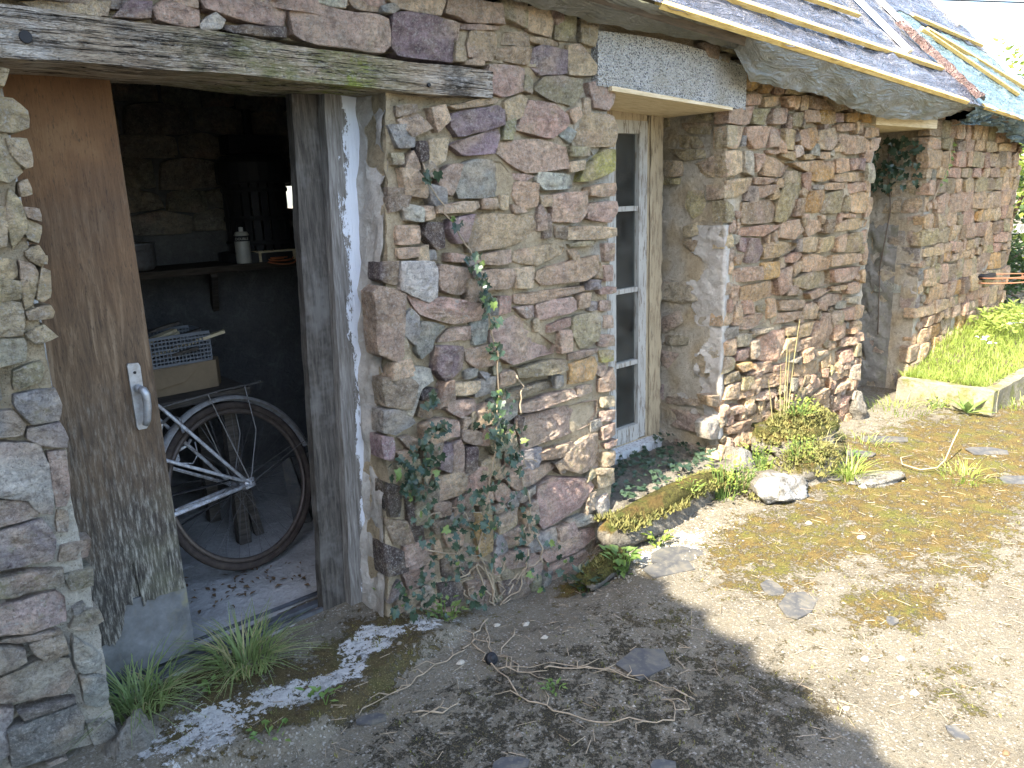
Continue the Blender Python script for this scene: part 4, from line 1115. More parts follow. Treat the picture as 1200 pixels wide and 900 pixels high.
# roof
CP, SP = math.cos(R(46)), math.sin(R(46)); TR = 2.15
QR = 1.054                                              # metres in one roof unit
def RP(s, t, up=0): return Vector((s*QR, -.20+t*QR*CP-up*SP, EZ(s*QR)+t*QR*SP+up*CP))
def slab(mb, s0, s1, t0, t1, u0_, u1_, nose=0):
    mb.add([RP(s, t, u) for s in (s0, s1) for t in (t0, t1) for u in (u0_, u1_)], [(0, 1, 3, 2), (4, 6, 7, 5), (0, 4, 5, 1), (2, 3, 7, 6), (0, 2, 6, 4), (1, 5, 7, 3)])
rf = MB(); slab(rf, -1.2, 7.93, .0, TR, -.055, -.008)
rg = [RP(s, TR, -.008) for s in (-1.2, 7.93)]; yb = 2.6
rf.add([rg[0], rg[1], (7.93, yb, 1.95), (-1.2, yb, 2.2)]+[p-Vector((0, 0, .05)) for p in (rg[0], rg[1], Vector((7.93, yb, 1.95)), Vector((-1.2, yb, 2.2)))], [(0, 1, 2, 3), (7, 6, 5, 4), (0, 3, 7, 4), (1, 5, 6, 2), (3, 2, 6, 7), (0, 4, 5, 1)])
roof = rf.build('roof', 'roof_deck', bld)
for sx in (-1.12, XE-.02): MB().prism([(sx, -.02, 1.86), (sx, 2.25, 1.86), (sx, 2.25, 2.2), (sx, RP(sx, TR).y, RP(sx, TR).z-.12), (sx, -.02, EZ(sx)-.02+.1)], (-.2, 0, 0)).build('gable', 'inner', bld)
def batten(s0, t0, s1, t1, wd=.036, th=.024, mat='batten', up=.03):
    a, b = RP(s0, t0, up), RP(s1, t1, up); nrm = Vector((0, -SP, CP)); m = MB(); n = 6
    m.bar(a, b, wd, th, nrm); return m.build('batten', mat, roof)
batten(2.40, .0, 5.46, -.01, .034, .024, up=.008); batten(5.78, .0, 7.9, .0, .034, .022, up=.006)
batten(2.0, .155, 5.53, .285); batten(-.8, .02, 1.9, .15)
batten(1.0, .30, 4.80, .60, mat='batten'); batten(6.27, 1.02, 7.86, 1.07); batten(6.13, .83, 7.18, .33); batten(6.31, .87, 7.9, .50)
batten(5.155, 1.5, 5.165, .36, mat='white_batten', wd=.055); batten(5.73, 2.0, 5.745, .68, mat='white_batten', wd=.055); batten(7.81, 2.05, 7.79, 1.32, mat='white_batten', wd=.05); batten(7.90, 1.04, 7.92, .2, mat='white_batten', wd=.05)
batten(2.2, .9, 5.0, 1.15); batten(1.0, 1.5, 5.6, 1.6)

# ------------------------------------------------------------------ plastic sheets on the roof
def wr(s, t, k=1):
    return k*(.014*NZ(s, t, 0, 2.3)+.016*abs(NZ(s*.55+t*.3, t*1.6, 4, 4))+.012*abs(NZ(s*1.3-t, t, 8, 5))+.006*NZ(s*2+t, t*2, 8, 9))
def sheeting(name, mat, s0, s1, t0, t1, up, k, label, nu, nv, edge=.0, cat='tarpaulin'):
    nu, nv = nu*2, nv*2
    m = MB()
    def f(u, v):
        s = s0+(s1-s0)*u; t = t0+(t1-t0)*v
        t += edge*(1-v)*NZ(s, 0, 2, 5); s += edge*.6*NZ(0, t, 3, 6)*(1 if u > .5 else -1)*(abs(u-.5)*2)**6
        return tuple(RP(s, t, up+wr(s, t, k)))
    m.sheet(f, nu, nv); return tag(m.build(name, mat, smooth=True), label, cat)
sheeting('tarpaulin', 'tarp', -1.2, 5.75, -.015, TR, .006, 1.25, 'large shiny grey plastic sheet battened over the near part of the roof', 150, 46, .03)
sheeting('tarpaulin', 'tarp_blue', 5.74, 7.95, -.02, 1.04, .008, 1.2, 'pale blue green plastic sheet over the far lower end of the roof', 50, 26, .04)
sheeting('tarpaulin', 'tarp', 5.76, 7.97, 1.0, TR, .014, 1.2, 'grey plastic sheet near the ridge above the blue green sheet', 50, 28, .05)
m = MB()
def wrap(u, v):
    t = .02+.70*v; s = 5.70-.13*(t-.1)/.6*1.0+.135*(u-.5)+.012*NZ(u*3, t, 0, 9)+.012*NZ(0, t, 5, 12); return tuple(RP(s, t, .030+.035*math.sin(u*math.pi)+.016*NZ(u*2.5, t, 2, 12)))
m.sheet(wrap, 12, 50); tag(m.build('plastic_wrap', 'brown_wrap', smooth=True), 'crumpled brown plastic roll running down the roof at the seam of the two sheets', 'plastic wrap')
FB = [(-1, 2.20), (1.5, 2.12), (1.94, 2.105), (2.19, 2.085), (2.6, 2.085), (2.99, 2.085), (3.05, 2.03), (3.16, 1.945), (3.38, 1.935), (3.82, 1.92), (4.24, 1.862), (4.61, 1.842), (5.1, 1.85), (5.35, 1.87), (5.70, 1.93)]
def fb(s):
    for (a, b), (c, d) in zip(FB, FB[1:]):
        if s <= c: return b+(d-b)*(s-a)/(c-a)
    return FB[-1][1]
m = MB()
def flap(u, v):
    s = -1+6.70*u; zt = EZ(s*QR)-.005; zb = 1.5+QR*(fb(s)-1.5); z = zt+(zb-zt)*v; dp = (zt-zb)
    fold = .022*NZ(s, v*.5, 0, 5)+.016*NZ(s*1.0+v*.8, v, 3, 13)+.008*NZ(s*2+v*3, v*2, 3, 14)
    return (s*QR+.02*NZ(s, v, 9, 6)*v, -.212+(.10 if s > 3.0 else .15)*v**1.3+.7*fold*min(1, dp/.12)*(.35+v), z+.012*NZ(s, 0, 1, 11)*v)
m.sheet(flap, 330, 14); tag(m.build('plastic_flap', 'flap', smooth=True), 'loose olive grey plastic edge sagging below the yellow eaves batten over the wall', 'tarpaulin')
m = MB()
def flap2(u, v):
    s = 5.66+2.3*u; zt = EZ(s*QR)-.005; L = .05+.09*abs(NZ(s, 0, 3, 2.2))+.09*max(0, NZ(s, 1, 0, 5))+.07*sstep(s, 6.3, 6.9)
    return (s*QR+.05*NZ(s, v, 2, 7)*v, -.21+.10*v+.07*NZ(s*1.4+v*.6, v*1.5, 1, 9)*(.3+v), zt-L*v+.03*NZ(s, v*2, 5, 14)*v)
m.sheet(flap2, 120, 10); tag(m.build('plastic_flap', 'tarp_blue', smooth=True), 'torn blue green plastic fringe crumpled under the far eaves', 'tarpaulin')

# ------------------------------------------------------------------ bicycle (rear half shows in the doorway)
yaw, lean, WR = .215, .284, .345
BF = Vector((math.cos(yaw), math.sin(yaw), 0)); BS = Vector((-math.sin(yaw), math.cos(yaw), 0))
BU = Vector((0, 0, 1))*math.cos(lean)+BS*math.sin(lean); BN = BF.cross(BU)
BC = Vector((1.128, .813, .385))
def B(u, v, w_=0): return BC+BF*u+BU*v+BN*w_
AXW = Matrix((BF, BU, BN)).transposed()
bike = thing('bicycle', 'old silver bicycle leaning inside the open doorway, its rear wheel showing', 'bicycle')
def wheel(u):
    c = B(u, 0); we = empty('wheel'); we.parent = bike
    MB().torus(c, WR-.016, .016, AXW, 64, 8).build('tyre', 'rubber', we, smooth=True)
    MB().torus(c, WR-.040, .011, AXW, 64, 6, sq=1.1).build('rim', 'rim', we, smooth=True)
    hb = MB(); hb.lathe([(.0, -.06), (.008, -.06), (.008, -.036), (.026, -.034), (.026, -.028), (.013, -.024), (.013, .024), (.026, .028), (.026, .034), (.008, .036), (.008, .06), (0, .06)], c, 14, AXW); hb.build('hub', 'steel', we, smooth=True)
    sp = MB()
    for k in range(36):
        a = k*2*math.pi/36; sd = 1 if k % 2 else -1; off = (1.05 if (k//2) % 2 else -1.05)
        p = c+AXW @ Vector((.024*math.cos(a+off), .024*math.sin(a+off), sd*.030)); q = c+AXW @ Vector(((WR-.05)*math.cos(a), (WR-.05)*math.sin(a), sd*.004)); sp.tube([p, q], .0009, 4, False)
    sp.build('spokes', 'spoke', we)
wheel(0); wheel(-1.03)
fm = MB()
ST, BB = (-.335, .50), (-.44, -.02); HT, HB_ = (-.80, .54), (-.845, .40)
for sgn in (-1, 1):
    fm.tube([B(0, 0, .058*sgn), B(-.25, .378, .045*sgn), B(ST[0], ST[1], .018*sgn)], .007, 8)
    fm.tube([B(0, -.005, .058*sgn), B(-.33, -.015, .048*sgn), B(BB[0], BB[1], .03*sgn)], .0085, 8)
    fm.tube([B(0, .004, .058*sgn), B(-.30, .19, .050*sgn), B(-.42, .25, .03*sgn), B(HT[0], HT[1]-.05, .012*sgn)], .007, 8)
    fm.prism([B(-.02, -.02, .058*sgn), B(.025, -.016, .058*sgn), B(.025, .018, .058*sgn), B(-.02, .022, .058*sgn)], BN*.005*sgn)
fm.tube([B(*BB), B(ST[0]+.01, ST[1]+.03)], .0145, 10); fm.tube([B(*BB), B(*HB_)], .0145, 10); fm.tube([B(HT[0]+.012, HT[1]+.04), B(*HB_)], .018, 10)
fm.tube([B(BB[0], BB[1], -.035), B(BB[0], BB[1], .035)], .021, 12); fm.build('frame', 'bike', bike, smooth=True)
fk = MB()
for sgn in (-1, 1): fk.tube([B(HB_[0], HB_[1], .03*sgn), B(-.90, .3, .05*sgn), B(-1.0, .05, .05*sgn), B(-1.03, 0, .05*sgn)], [.013, .013, .010, .009], 8)
fk.build('fork', 'bike', bike, smooth=True)
mg = MB()
def guard(u0, a0, a1):
    m = MB(); n = 40; V = []
    for i in range(n+1):
        a = a0+(a1-a0)*i/n
        for w_, r in ((-.027, .352), (-.020, .366), (0, .371), (.020, .366), (.027, .352)): V.append(B(u0+r*math.cos(a), r*math.sin(a), w_))
    m.add(V, [(i*5+j, i*5+j+1, (i+1)*5+j+1, (i+1)*5+j) for i in range(n) for j in range(4)]); return m
guard(0, R(10), R(195)).build('mudguard', 'guard', bike, smooth=True); guard(-1.03, R(35), R(170)).build('mudguard', 'guard', bike, smooth=True)
rk = MB()
for sgn in (-1, 1):
    rk.tube([B(-.23, .385, .045*sgn), B(.0, .392, .055*sgn), B(.20, .385, .05*sgn)], .003, 6); rk.tube([B(.11, .388, .054*sgn), B(.10, .20, .06*sgn), B(.01, .01, .064*sgn)], .0024, 6)
    rk.tube([B(-.06, .39, .055*sgn), B(.005, .012, .064*sgn)], .0022, 6); rk.tube([B(.01, 0, .066*sgn), B(.352, .095, .03*sgn)], .002, 6)
for u in (-.15, -.02, .10, .19): rk.tube([B(u, .389, -.054), B(u, .389, .054)], .0038, 6)
rk.build('luggage_rack', 'rack', bike)
br = MB(); br.tube([B(-.245, .27, -.05), B(-.225, .325, -.035), B(-.205, .345, 0), B(-.19, .325, .035), B(-.20, .27, .05)], .006, 6); br.tube([B(-.17, .30, -.055), B(-.135, .283, -.058), B(-.13, .27, -.056)], .006, 6); br.build('brake', 'steel', bike)
dy = MB(); axd = Matrix((BN, BU, -BF)).transposed(); axd = Matrix((BN, BF, BU)).transposed()
dy.lathe([(0, -.045), (.012, -.045), (.019, -.035), (.019, .02), (.009, .028), (.009, .05), (0, .05)], B(-.205, .205, -.062), 14, axd); dy.tube([B(-.185, .205, -.06), B(-.14, .215, -.058), B(-.125, .235, -.05)], .006, 6); dy.tube([B(-.20, .16, -.06), B(-.14, .14, -.058), B(-.11, .17, -.055), B(-.11, .22, -.052)], .0022, 5)
dy.build('dynamo', 'bike', bike, smooth=True)
pd = MB(); pd.tube([B(BB[0], BB[1], -.06), B(BB[0]+.05, BB[1]-.16, -.065)], .008, 6); pd.tube([B(BB[0], BB[1], .06), B(BB[0]-.05, BB[1]+.16, .065)], .008, 6); pd.torus(B(BB[0], BB[1], -.05), .085, .006, AXW, 30, 6); pd.box(B(BB[0]+.05, BB[1]-.16, -.11), (.05, .07, .02)); pd.box(B(BB[0]-.05, BB[1]+.16, .11), (.05, .07, .02)); pd.build('crankset', 'steel', bike)
ch = MB(); pts = [B(.026*math.cos(a), .026*math.sin(a), -.048) for a in np.linspace(-1.6, 1.6, 8)]+[B(BB[0]+.085*math.cos(a), BB[1]+.085*math.sin(a), -.048) for a in np.linspace(1.6, 4.7, 14)]; ch.tube(pts+[pts[0]], .004, 5, False); ch.build('chain', 'black', bike)
sd = MB(); sd.tube([B(ST[0]+.01, ST[1]+.03), B(ST[0]+.025, ST[1]+.13)], .012, 8)
n = 8
sd.sheet(lambda a, b: tuple(B(ST[0]+.12-.27*a, ST[1]+.15+.02*math.sin(b*math.pi)-.015*math.sin(a*3)+.02*(a < .15), (b-.5)*(.17*(1-a)**1.2+.045))), 14, 8); sd.build('saddle', 'saddle', bike, smooth=True)
hbm = MB(); hbm.tube([B(HT[0]+.012, HT[1]+.04), B(HT[0]+.03, HT[1]+.12)], .011, 8); hbm.tube([B(-.62, .60, -.28), B(-.74, .66, -.25), B(-.80, .67, -.12), B(-.78, .665, 0), B(-.80, .67, .12), B(-.74, .66, .25), B(-.62, .60, .28)], .011, 8); hbm.build('handlebar', 'steel', bike, smooth=True)

# ------------------------------------------------------------------ things stored in the shed
bench = thing('workbench', 'low wooden bench behind the bicycle carrying a crate and a box', 'bench')
MB().box((.62, 1.17, .735), (1.30, .44, .03)).build('top', 'bench', bench)
for x in (.05, 1.18):
    for y in (1.0, 1.34): MB().box((x, y, .385), (.05, .05, .67)).build('leg', 'bench', bench)
cb = MB(); rot = Matrix.Rotation(R(6), 3, 'Z'); cb.prism([Vector((.85, 1.06, .0)), Vector((1.20, 1.075, 0)), Vector((1.235, 1.18, 0)), Vector((1.20, 1.32, 0)), Vector((.85, 1.30, 0))][0:5], (0, 0, .125)); 
cb = MB(); cb.prism([(.80, 1.05, .752), (1.18, 1.06, .752), (1.215, 1.12, .752), (1.18, 1.32, .752), (.80, 1.30, .752)], (0, 0, .115))
box_t = thing('cardboard_box', 'flattened brown cardboard box on the bench under the plastic crate', 'box'); cb.build('carton', 'card', box_t)
fp = MB(); fp.prism([(.84, 1.045, .86), (1.12, 1.052, .865), (1.04, 1.042, .80), (.84, 1.035, .775)], (0, .004, 0)); fp.build('torn_flap', 'card', box_t)
ct = thing('plastic_crate', 'grey perforated plastic crate of wooden scraps on the cardboard box', 'crate')
def lattice(a, b, z0, z1, nx, nz_, th=.004):
    m = MB(); a, b = Vector(a), Vector(b); d = b-a
    for i in range(nx+1): p = a+d*(i/nx); m.bar(p+Vector((0, 0, z0)), p+Vector((0, 0, z1)), .006, th, d)
    for j in range(nz_+1): z = z0+(z1-z0)*j/nz_; m.bar(a+Vector((0, 0, z)), b+Vector((0, 0, z)), th*1.05, .006 if 0 < j < nz_ else .012)
    return m
zc = .872
for a, b, n in (((.78, 1.06, 0), (1.17, 1.07, 0), 26), ((1.17, 1.07, 0), (1.17, 1.30, 0), 15), ((1.17, 1.30, 0), (.78, 1.29, 0), 26), ((.78, 1.29, 0), (.78, 1.06, 0), 15)): lattice(a, b, zc, zc+.115, n, 7).build('side_panel', 'crate', ct)
MB().box((.975, 1.18, zc), (.39, .23, .005)).build('base', 'crate', ct)
for i in range(7):
    a = (U(.8, .95), U(1.09, 1.26), zc+.02+.014*i); ang = U(-.5, .5); tag(MB().bar(a, (a[0]+U(.18, .30), a[1]+ang*.2, a[2]+U(.03, .08)), U(.02, .035), .012).build('wood_scrap', 'board' if i % 2 else 'bench'), '%s wooden batten scrap heaped in the grey perforated crate' % ('pale' if i % 2 else 'dark'), 'wood scrap', 'pale wood scraps in the crate' if i % 2 else 'dark wood scraps in the crate')
sh = thing('wall_shelf', 'dark wooden wall shelf holding the fruit press, braced from below', 'shelf')
MB().box((1.50, 1.75, 1.20), (1.35, .38, .03)).build('board', 'dark_wood', sh); MB().bar((1.52, 1.90, .98), (1.42, 1.60, 1.185), .05, .03, (1, 0, 0)).build('brace', 'bench', sh); MB().bar((1.05, 1.90, .98), (1.02, 1.62, 1.185), .05, .03, (1, 0, 0)).build('brace', 'bench', sh)
pr = thing('fruit_press', 'dark slatted fruit press with a screw post standing on the shelf', 'fruit press'); pc = Vector((1.735, 1.74, 0))
MB().lathe([(0, 1.217), (.21, 1.217), (.21, 1.262), (.17, 1.266), (0, 1.266)], pc, 20).build('tray', 'black', pr)
for k in range(22):
    a = k*2*math.pi/22; c = pc+Vector((.15*math.cos(a), .15*math.sin(a), 1.435)); MB().box(c, (.012, .034, .33), Matrix.Rotation(a, 3, 'Z')).build('slat', 'black', pr)
for z in (1.31, 1.43, 1.57): MB().torus(pc+Vector((0, 0, z)), .158, .007, Matrix.Identity(3), 28, 6, sq=2).build('hoop', 'black', pr)
MB().lathe([(0, 1.60), (.175, 1.60), (.18, 1.612), (.18, 1.70), (.15, 1.735), (.10, 1.745), (0, 1.745)], pc, 24).build('lid', 'black', pr, smooth=False)
MB().box(pc+Vector((0, 0, 1.79)), (.26, .12, .09)).build('press_block', 'black', pr); MB().lathe([(0, 1.83), (.022, 1.83), (.022, 1.96), (0, 1.96)], pc, 10).build('screw_post', 'black', pr)
can = thing('spray_can', 'pale spray can with a dark label standing on the shelf below the press', 'can'); cp = Vector((1.575, 1.585, 0))
MB().lathe([(0, 1.218), (.035, 1.218), (.036, 1.225), (.036, 1.355), (.028, 1.37), (.0, 1.372)], cp, 18).build('body', 'label', can, smooth=True); MB().lathe([(0, 1.371), (.010, 1.371), (.010, 1.392), (0, 1.394)], cp, 10).build('nozzle', 'white', can)
MB().lathe([(.0367, 1.325), (.0367, 1.352)], cp, 18).build('label_band', 'black', can)
txt = bpy.data.curves.new('lettering', 'FONT'); txt.body = 'DOUBLE'; txt.size = .016; txt.align_x = 'CENTER'; txt.extrude = .0004; txt.materials.append(MAT['label'])
tmp = bpy.data.objects.new('tmp', txt); COL.objects.link(tmp); bpy.context.view_layer.update()
lme = bpy.data.meshes.new_from_object(tmp.evaluated_get(bpy.context.evaluated_depsgraph_get())); bpy.data.objects.remove(tmp)
to = bpy.data.objects.new('lettering', lme); COL.objects.link(to); to.parent = can
dirc = Vector((CAM.x-cp.x, CAM.y-cp.y, 0)).normalized(); ang = math.atan2(dirc.y, dirc.x)
to.location = (cp.x+.038*dirc.x, cp.y+.038*dirc.y, 1.332); to.rotation_euler = (R(90), 0, ang+R(90))
tag(MB().box((1.74, 1.60, 1.245), (.20, .10, .052)).build('wood_block', 'board'), 'plain sawn wooden block lying on the shelf beside the spray can', 'wood block')
m = MB()
for k in range(5): m.torus((1.73+.006*k, 1.57, 1.226+.007*k*0+.008*(k % 2)), .045+.009*k, .004, Matrix.Rotation(R(6*k-8), 3, 'X'), 30, 5)
tag(m.build('orange_cable', 'cable_orange'), 'loose coil of orange cable lying on the front of the shelf', 'cable')
pt = MB(); pt.lathe([(0, 1.218), (.085, 1.218), (.10, 1.24), (.10, 1.33), (.106, 1.335), (.106, 1.342), (.095, 1.34), (.093, 1.25), (0, 1.235)], (1.10, 1.72, 0), 22)
pot = thing('cooking_pot', 'dull metal cooking pot in the dark at the left of the shelf', 'pot'); pt.build('bowl', 'steel', pot, smooth=True); MB().torus((1.10, 1.615, 1.31), .025, .004, Matrix.Rotation(R(0), 3, 'X'), 16, 5, math.pi, 2*math.pi).build('handle', 'steel', pot)
tag(MB().prism([(1.245, 1.02, .05), (1.285, 1.02, .05), (1.29, 1.30, .62), (1.25, 1.30, .62)], (0, .03, .005)).build('plank', 'bench'), 'weathered wooden stake leaning upright behind the bicycle wheel', 'plank')
tag(MB().prism([(1.42, 1.0, .05), (1.50, .98, .05), (1.46, 1.06, .36), (1.42, 1.06, .34)], (.02, .03, 0)).build('stone_shard', 'slate'), 'broken slate propped in the corner behind the right of the wheel', 'slate')
lt = MB()
for i in range(80):
    x, y = 1.05+rnd.gauss(0, .14), .60+rnd.gauss(0, .10); r = U(.006, .02); a = U(0, 6); z = .05+U(0, .012); lt.add([(x+r*math.cos(a), y+r*math.sin(a), z), (x-r*.4*math.sin(a), y+r*.4*math.cos(a), z+U(0, .01)), (x-r*math.cos(a), y-r*math.sin(a), z), (x+r*.4*math.sin(a), y-r*.4*math.cos(a), z+U(0, .008))], [(0, 1, 2, 3)])
tag(lt.build('leaf_litter', 'litter'), 'dead leaves and crumbs on the shed floor under the wheel', 'leaf litter', kind='stuff')

# ------------------------------------------------------------------ plants
def leaf(mb, p, d, n, L, W_, fold=.25, curl=0.0):
    p, d, n = Vector(p), Vector(d).normalized(), Vector(n); s = d.cross(n).normalized(); n = s.cross(d)
    a = p; b = p+d*L*.45+s*W_*.5+n*fold*W_; c = p+d*L+n*curl; e = p+d*L*.45-s*W_*.5+n*fold*W_; q = p+d*L*.5
    mb.add([a, b, c, e, q], [(0, 1, 4), (1, 2, 4), (0, 4, 3), (4, 2, 3)])
def ivyleaf(mb, p, d, n, L):
    p, d, n = Vector(p), Vector(d).normalized(), Vector(n); s = d.cross(n).normalized(); n = s.cross(d)
    out = [(0, -.05), (.32, -.22), (.50, .08), (.36, .30), (.46, .58), (.20, .56), (0, 1.0), (-.20, .56), (-.46, .58), (-.36, .30), (-.50, .08), (-.32, -.22)]
    V = [p+s*(x*L)+d*(y*L)+n*(L*(.22*abs(x)-.12*y*y)) for x, y in out]+[p+d*.3*L]
    mb.add(V, [(i, (i+1) % 12, 12) for i in range(12)])
def blade(mb, p, a, L, w_, bend):
    p = Vector(p); d = Vector((math.cos(a), math.sin(a), 0)); s = Vector((-math.sin(a), math.cos(a), 0)); V = []
    k0 = U(.15, .5)
    for t in (0, .4, .75, 1): 
        q = p+d*(L*bend*t*t+L*.18*t*k0)+Vector((0, 0, 1))*(L*(t-.55*bend*t*t)); ww = w_*(1-t**1.5)*.5+.0003
        V += [q-s*ww, q+s*ww]
    mb.add(V, [(0, 1, 3, 2), (2, 3, 5, 4), (4, 5, 7, 6)])
IVY = [(1.54,1.57,.02,3),(1.64,1.41,.02,3),(1.7,1.28,.03,6),(1.74,1.22,.03,6),(1.76,1.14,.03,8),(1.77,1.06,.03,5),(1.79,.95,.03,6),(1.8,.75,.05,10),(1.77,.66,.07,16),(1.83,.58,.08,18),(1.78,.45,.1,22),(1.65,.39,.1,26),(1.62,.29,.12,30),(1.52,.26,.11,26),(1.45,.38,.08,20),(1.43,.55,.07,20),(1.36,.58,.06,14),(1.5,.72,.04,10),(1.49,.82,.03,5),(1.44,.64,.05,14),(1.86,.29,.09,16),(1.9,.13,.08,12),(1.96,-.03,.07,10),(1.36,.15,.07,18),(1.43,.12,.08,16),(1.29,.17,.05,10),(2.04,.04,.06,8),(1.77,.17,.08,10),(1.59,.06,.05,8),(1.54,.0,.05,8),(1.64,-.04,.05,6)]
STEMS = [[(1.53,1.61),(1.57,1.52),(1.62,1.45),(1.69,1.34),(1.73,1.27),(1.76,1.16),(1.8,1.01),(1.82,.88),(1.81,.72),(1.78,.56),(1.74,.39),(1.68,.2),(1.72,.01),(1.73,-.1)],[(1.73,-.1),(1.71,-.03),(1.68,.06),(1.65,.14)],[(1.66,.14),(1.73,.07),(1.73,-.04)],[(1.75,-.06),(1.85,-.04),(1.89,.05),(1.91,.12)],[(1.73,-.1),(1.67,-.07),(1.61,.01),(1.59,.06)],[(1.44,.27),(1.52,.23),(1.6,.19)],[(1.58,.1),(1.63,.12),(1.66,.14)],[(1.93,.41),(1.95,.31),(1.96,.22),(1.93,.17)],[(1.91,.83),(1.94,.76),(1.92,.68)],[(1.96,.22),(2.0,.09),(1.98,.04)],[(1.74,.05),(1.77,.06),(1.79,.11)]]
ivy = thing('ivy_plant', 'dark green ivy climbing the stone pier between doorway and window', 'ivy')
m = MB(); m2 = MB()
for x, z, r, n in IVY:
    for _ in range(int(n*(1.8 if z > .5 else .95))):
        a = U(0, 6.28); q = r*math.sqrt(U(0, 1)); px_, pz = x+q*math.cos(a)*1.1, z+q*math.sin(a)*1.1; y = bulge(px_, pz)-U(.028, .085)-(.03 if z < .5 else 0)
        d = Vector((U(-.8, .8), U(-.5, .1), U(-1, .25))); ivyleaf(m if U(0, 1) < .92 else m2, (px_, y, pz), d, (U(-.8, .8), -1, U(-.4, 1.1)), U(.014, .036))
m.build('leaves', 'ivy', ivy); m2.build('young_leaves', 'ivy_pale', ivy)
for k, st in enumerate(STEMS):
    P = []
    for (x, z), (x1, z1) in zip(st, st[1:]): P += [(x+(x1-x)*t+.018*NZ(x+t, z, k, 14)+U(-.004, .004), bulge(x, z)-.022-.016*U(0, 1), z+(z1-z)*t) for t in (0, .33, .66)]
    P.append((st[-1][0], bulge(*st[-1])-.04, st[-1][1])); MB().tube(P, [.0022+.0022*i/len(P) if k == 0 else .0034 for i in range(len(P))], 6).build('stem', 'twig', ivy, smooth=True)
for k in range(16):      # roots and thin shoots
    x, z = U(1.45, 2.0), U(0, .55); P = [(x, bulge(x, z)-.04, z)]
    for _ in range(5): P.append((P[-1][0]+U(-.04, .04), P[-1][1]+U(-.012, .012), P[-1][2]+U(-.05, .03)))
    MB().tube(P, .0022, 5).build('shoot', 'twig', ivy)
iv2 = thing('ivy_plant', 'dark ivy hanging in the shaded top of the far doorway', 'ivy'); m = MB()
for _ in range(120):
    y, z = U(.03, .42), 1.45+U(0, .36)+.0; 
    if U(0, 1) > .35+.65*sstep(y, .05, .2)*sstep(z, 1.38, 1.55): continue
    ivyleaf(m, (5.80-U(.03, .12), y, z), (U(-.4, .2), U(-.6, .6), U(-1, .2)), (-1, U(-.6, .2), U(0, .6)), U(.03, .055))
m.build('leaves', 'ivy', iv2); st = MB(); st.tube([(5.77, .28, 1.82), (5.76, .25, 1.6), (5.77, .22, 1.3), (5.765, .26, .9), (5.775, .24, .4)], .004, 6); st.build('stem', 'bark', iv2)
m = MB()
for x, z in ((6.065, 1.735), (6.06, 1.70), (6.07, 1.66), (6.065, 1.63), (6.03, 1.56), (6.0, 1.53), (5.97, 1.50), (5.94, 1.47), (6.05, 1.60)):
    for _ in range(2): leaf(m, (x+U(-.02, .02), -.04, z+U(-.015, .015)), (U(-1, 1), -.3, U(-1, .4)), (0, -1, .4), U(.03, .05), U(.02, .03))
cv = thing('climbing_shoot', 'pale yellow green climbing shoot beside the top of the far doorway', 'climbing plant'); m.build('leaves', 'ivy_pale', cv); MB().tube([(6.07, -.03, 1.75), (6.065, -.035, 1.62), (6.0, -.035, 1.52), (5.92, -.03, 1.44), (5.85, -.03, 1.35)], .003, 5).build('stem', 'twig', cv)
# ivy creeping in front of the window
gi = thing('ivy_plant', 'creeping small leaved ivy filling the ledge under the window', 'ivy'); m = MB()
for _ in range(330):
    x, y = U(2.50, 3.33), U(-.06, .33); z = .12+.10*sstep(y, -.1, .3)*0+.05*NZ(x, y, 0, 5)+U(.02, .06)+.04*sstep(y, .2, -.05)*0
    ivyleaf(m, (x, y, z), (U(-1, 1), U(-1, .3), U(-.2, .4)), (U(-.4, .4), -.5, 1), U(.016, .034))
m.build('leaves', 'ivy', gi)
# mossy kerb in front of the ledge
def rock(name, label, cat, c, d, rot=0, moss=.5, lime=0, seed=0, group=None, amp=.18, res=26, cut=.0):
    m = MB(); V = []; n1, n2 = res, res//2; ms = []; lm = []; rr = random.Random(seed); PLn = []
    for _ in range(13): q_ = Vector((rr.gauss(0, 1), rr.gauss(0, 1), rr.gauss(0, 1))).normalized(); PLn.append((q_, rr.uniform(.70, .98)))
    for j in range(n2+1):
        th = math.pi*j/n2
        for i in range(n1):
            ph = 2*math.pi*i/n1; v = Vector((math.sin(th)*math.cos(ph), math.sin(th)*math.sin(ph), math.cos(th)))
            q = 3.4; sup = (abs(v.x)**q+abs(v.y)**q+abs(v.z)**q)**(-1/q); v = v*min(sup, min([d_/max(q_.dot(v), 1e-3) for q_, d_ in PLn if q_.dot(v) > .05]+[9]))
            k = 1+amp*NZ(v.x, v.y, v.z+seed, 1.4)+amp*.5*NZ(v.x, v.y+seed, v.z, 3.2)+amp*.25*NZ(v.x+seed, v.y, v.z, 8)
            p = Vector((v.x*d[0]/2*k, v.y*d[1]/2*k, v.z*d[2]/2*k)); p.rotate(Matrix.Rotation(rot, 3, 'Z')); V.append(p+Vector(c)); ms.append(moss*(.25+.95*sstep(v.z, -.1, .6))); lm.append(lime*sstep(-v.y-.5*v.x*0+NZ(v.x, v.y, v.z, 2)*.6+.5*v.z, .0, .5))
    F = [(j*n1+i, j*n1+(i+1) % n1, (j+1)*n1+(i+1) % n1, (j+1)*n1+i) for j in range(n2) for i in range(n1)]
    m.add(V, F); loc = (c[0], c[1], c[2]-d[2]/2) if label else None; o = m.build(name, 'mossrock', smooth=True, loc=loc); fattr(o, 'moss', ms); fattr(o, 'lime', lm)
    if label: tag(o, label, cat, group)
    return o
kb = rock('kerb_stone', 'long rounded mossy kerb stone along the foot of the window', 'kerb stone', (2.76, -.115, .045), (.95, .19, .22), R(3), .72, 0, 3, amp=.12, res=60)
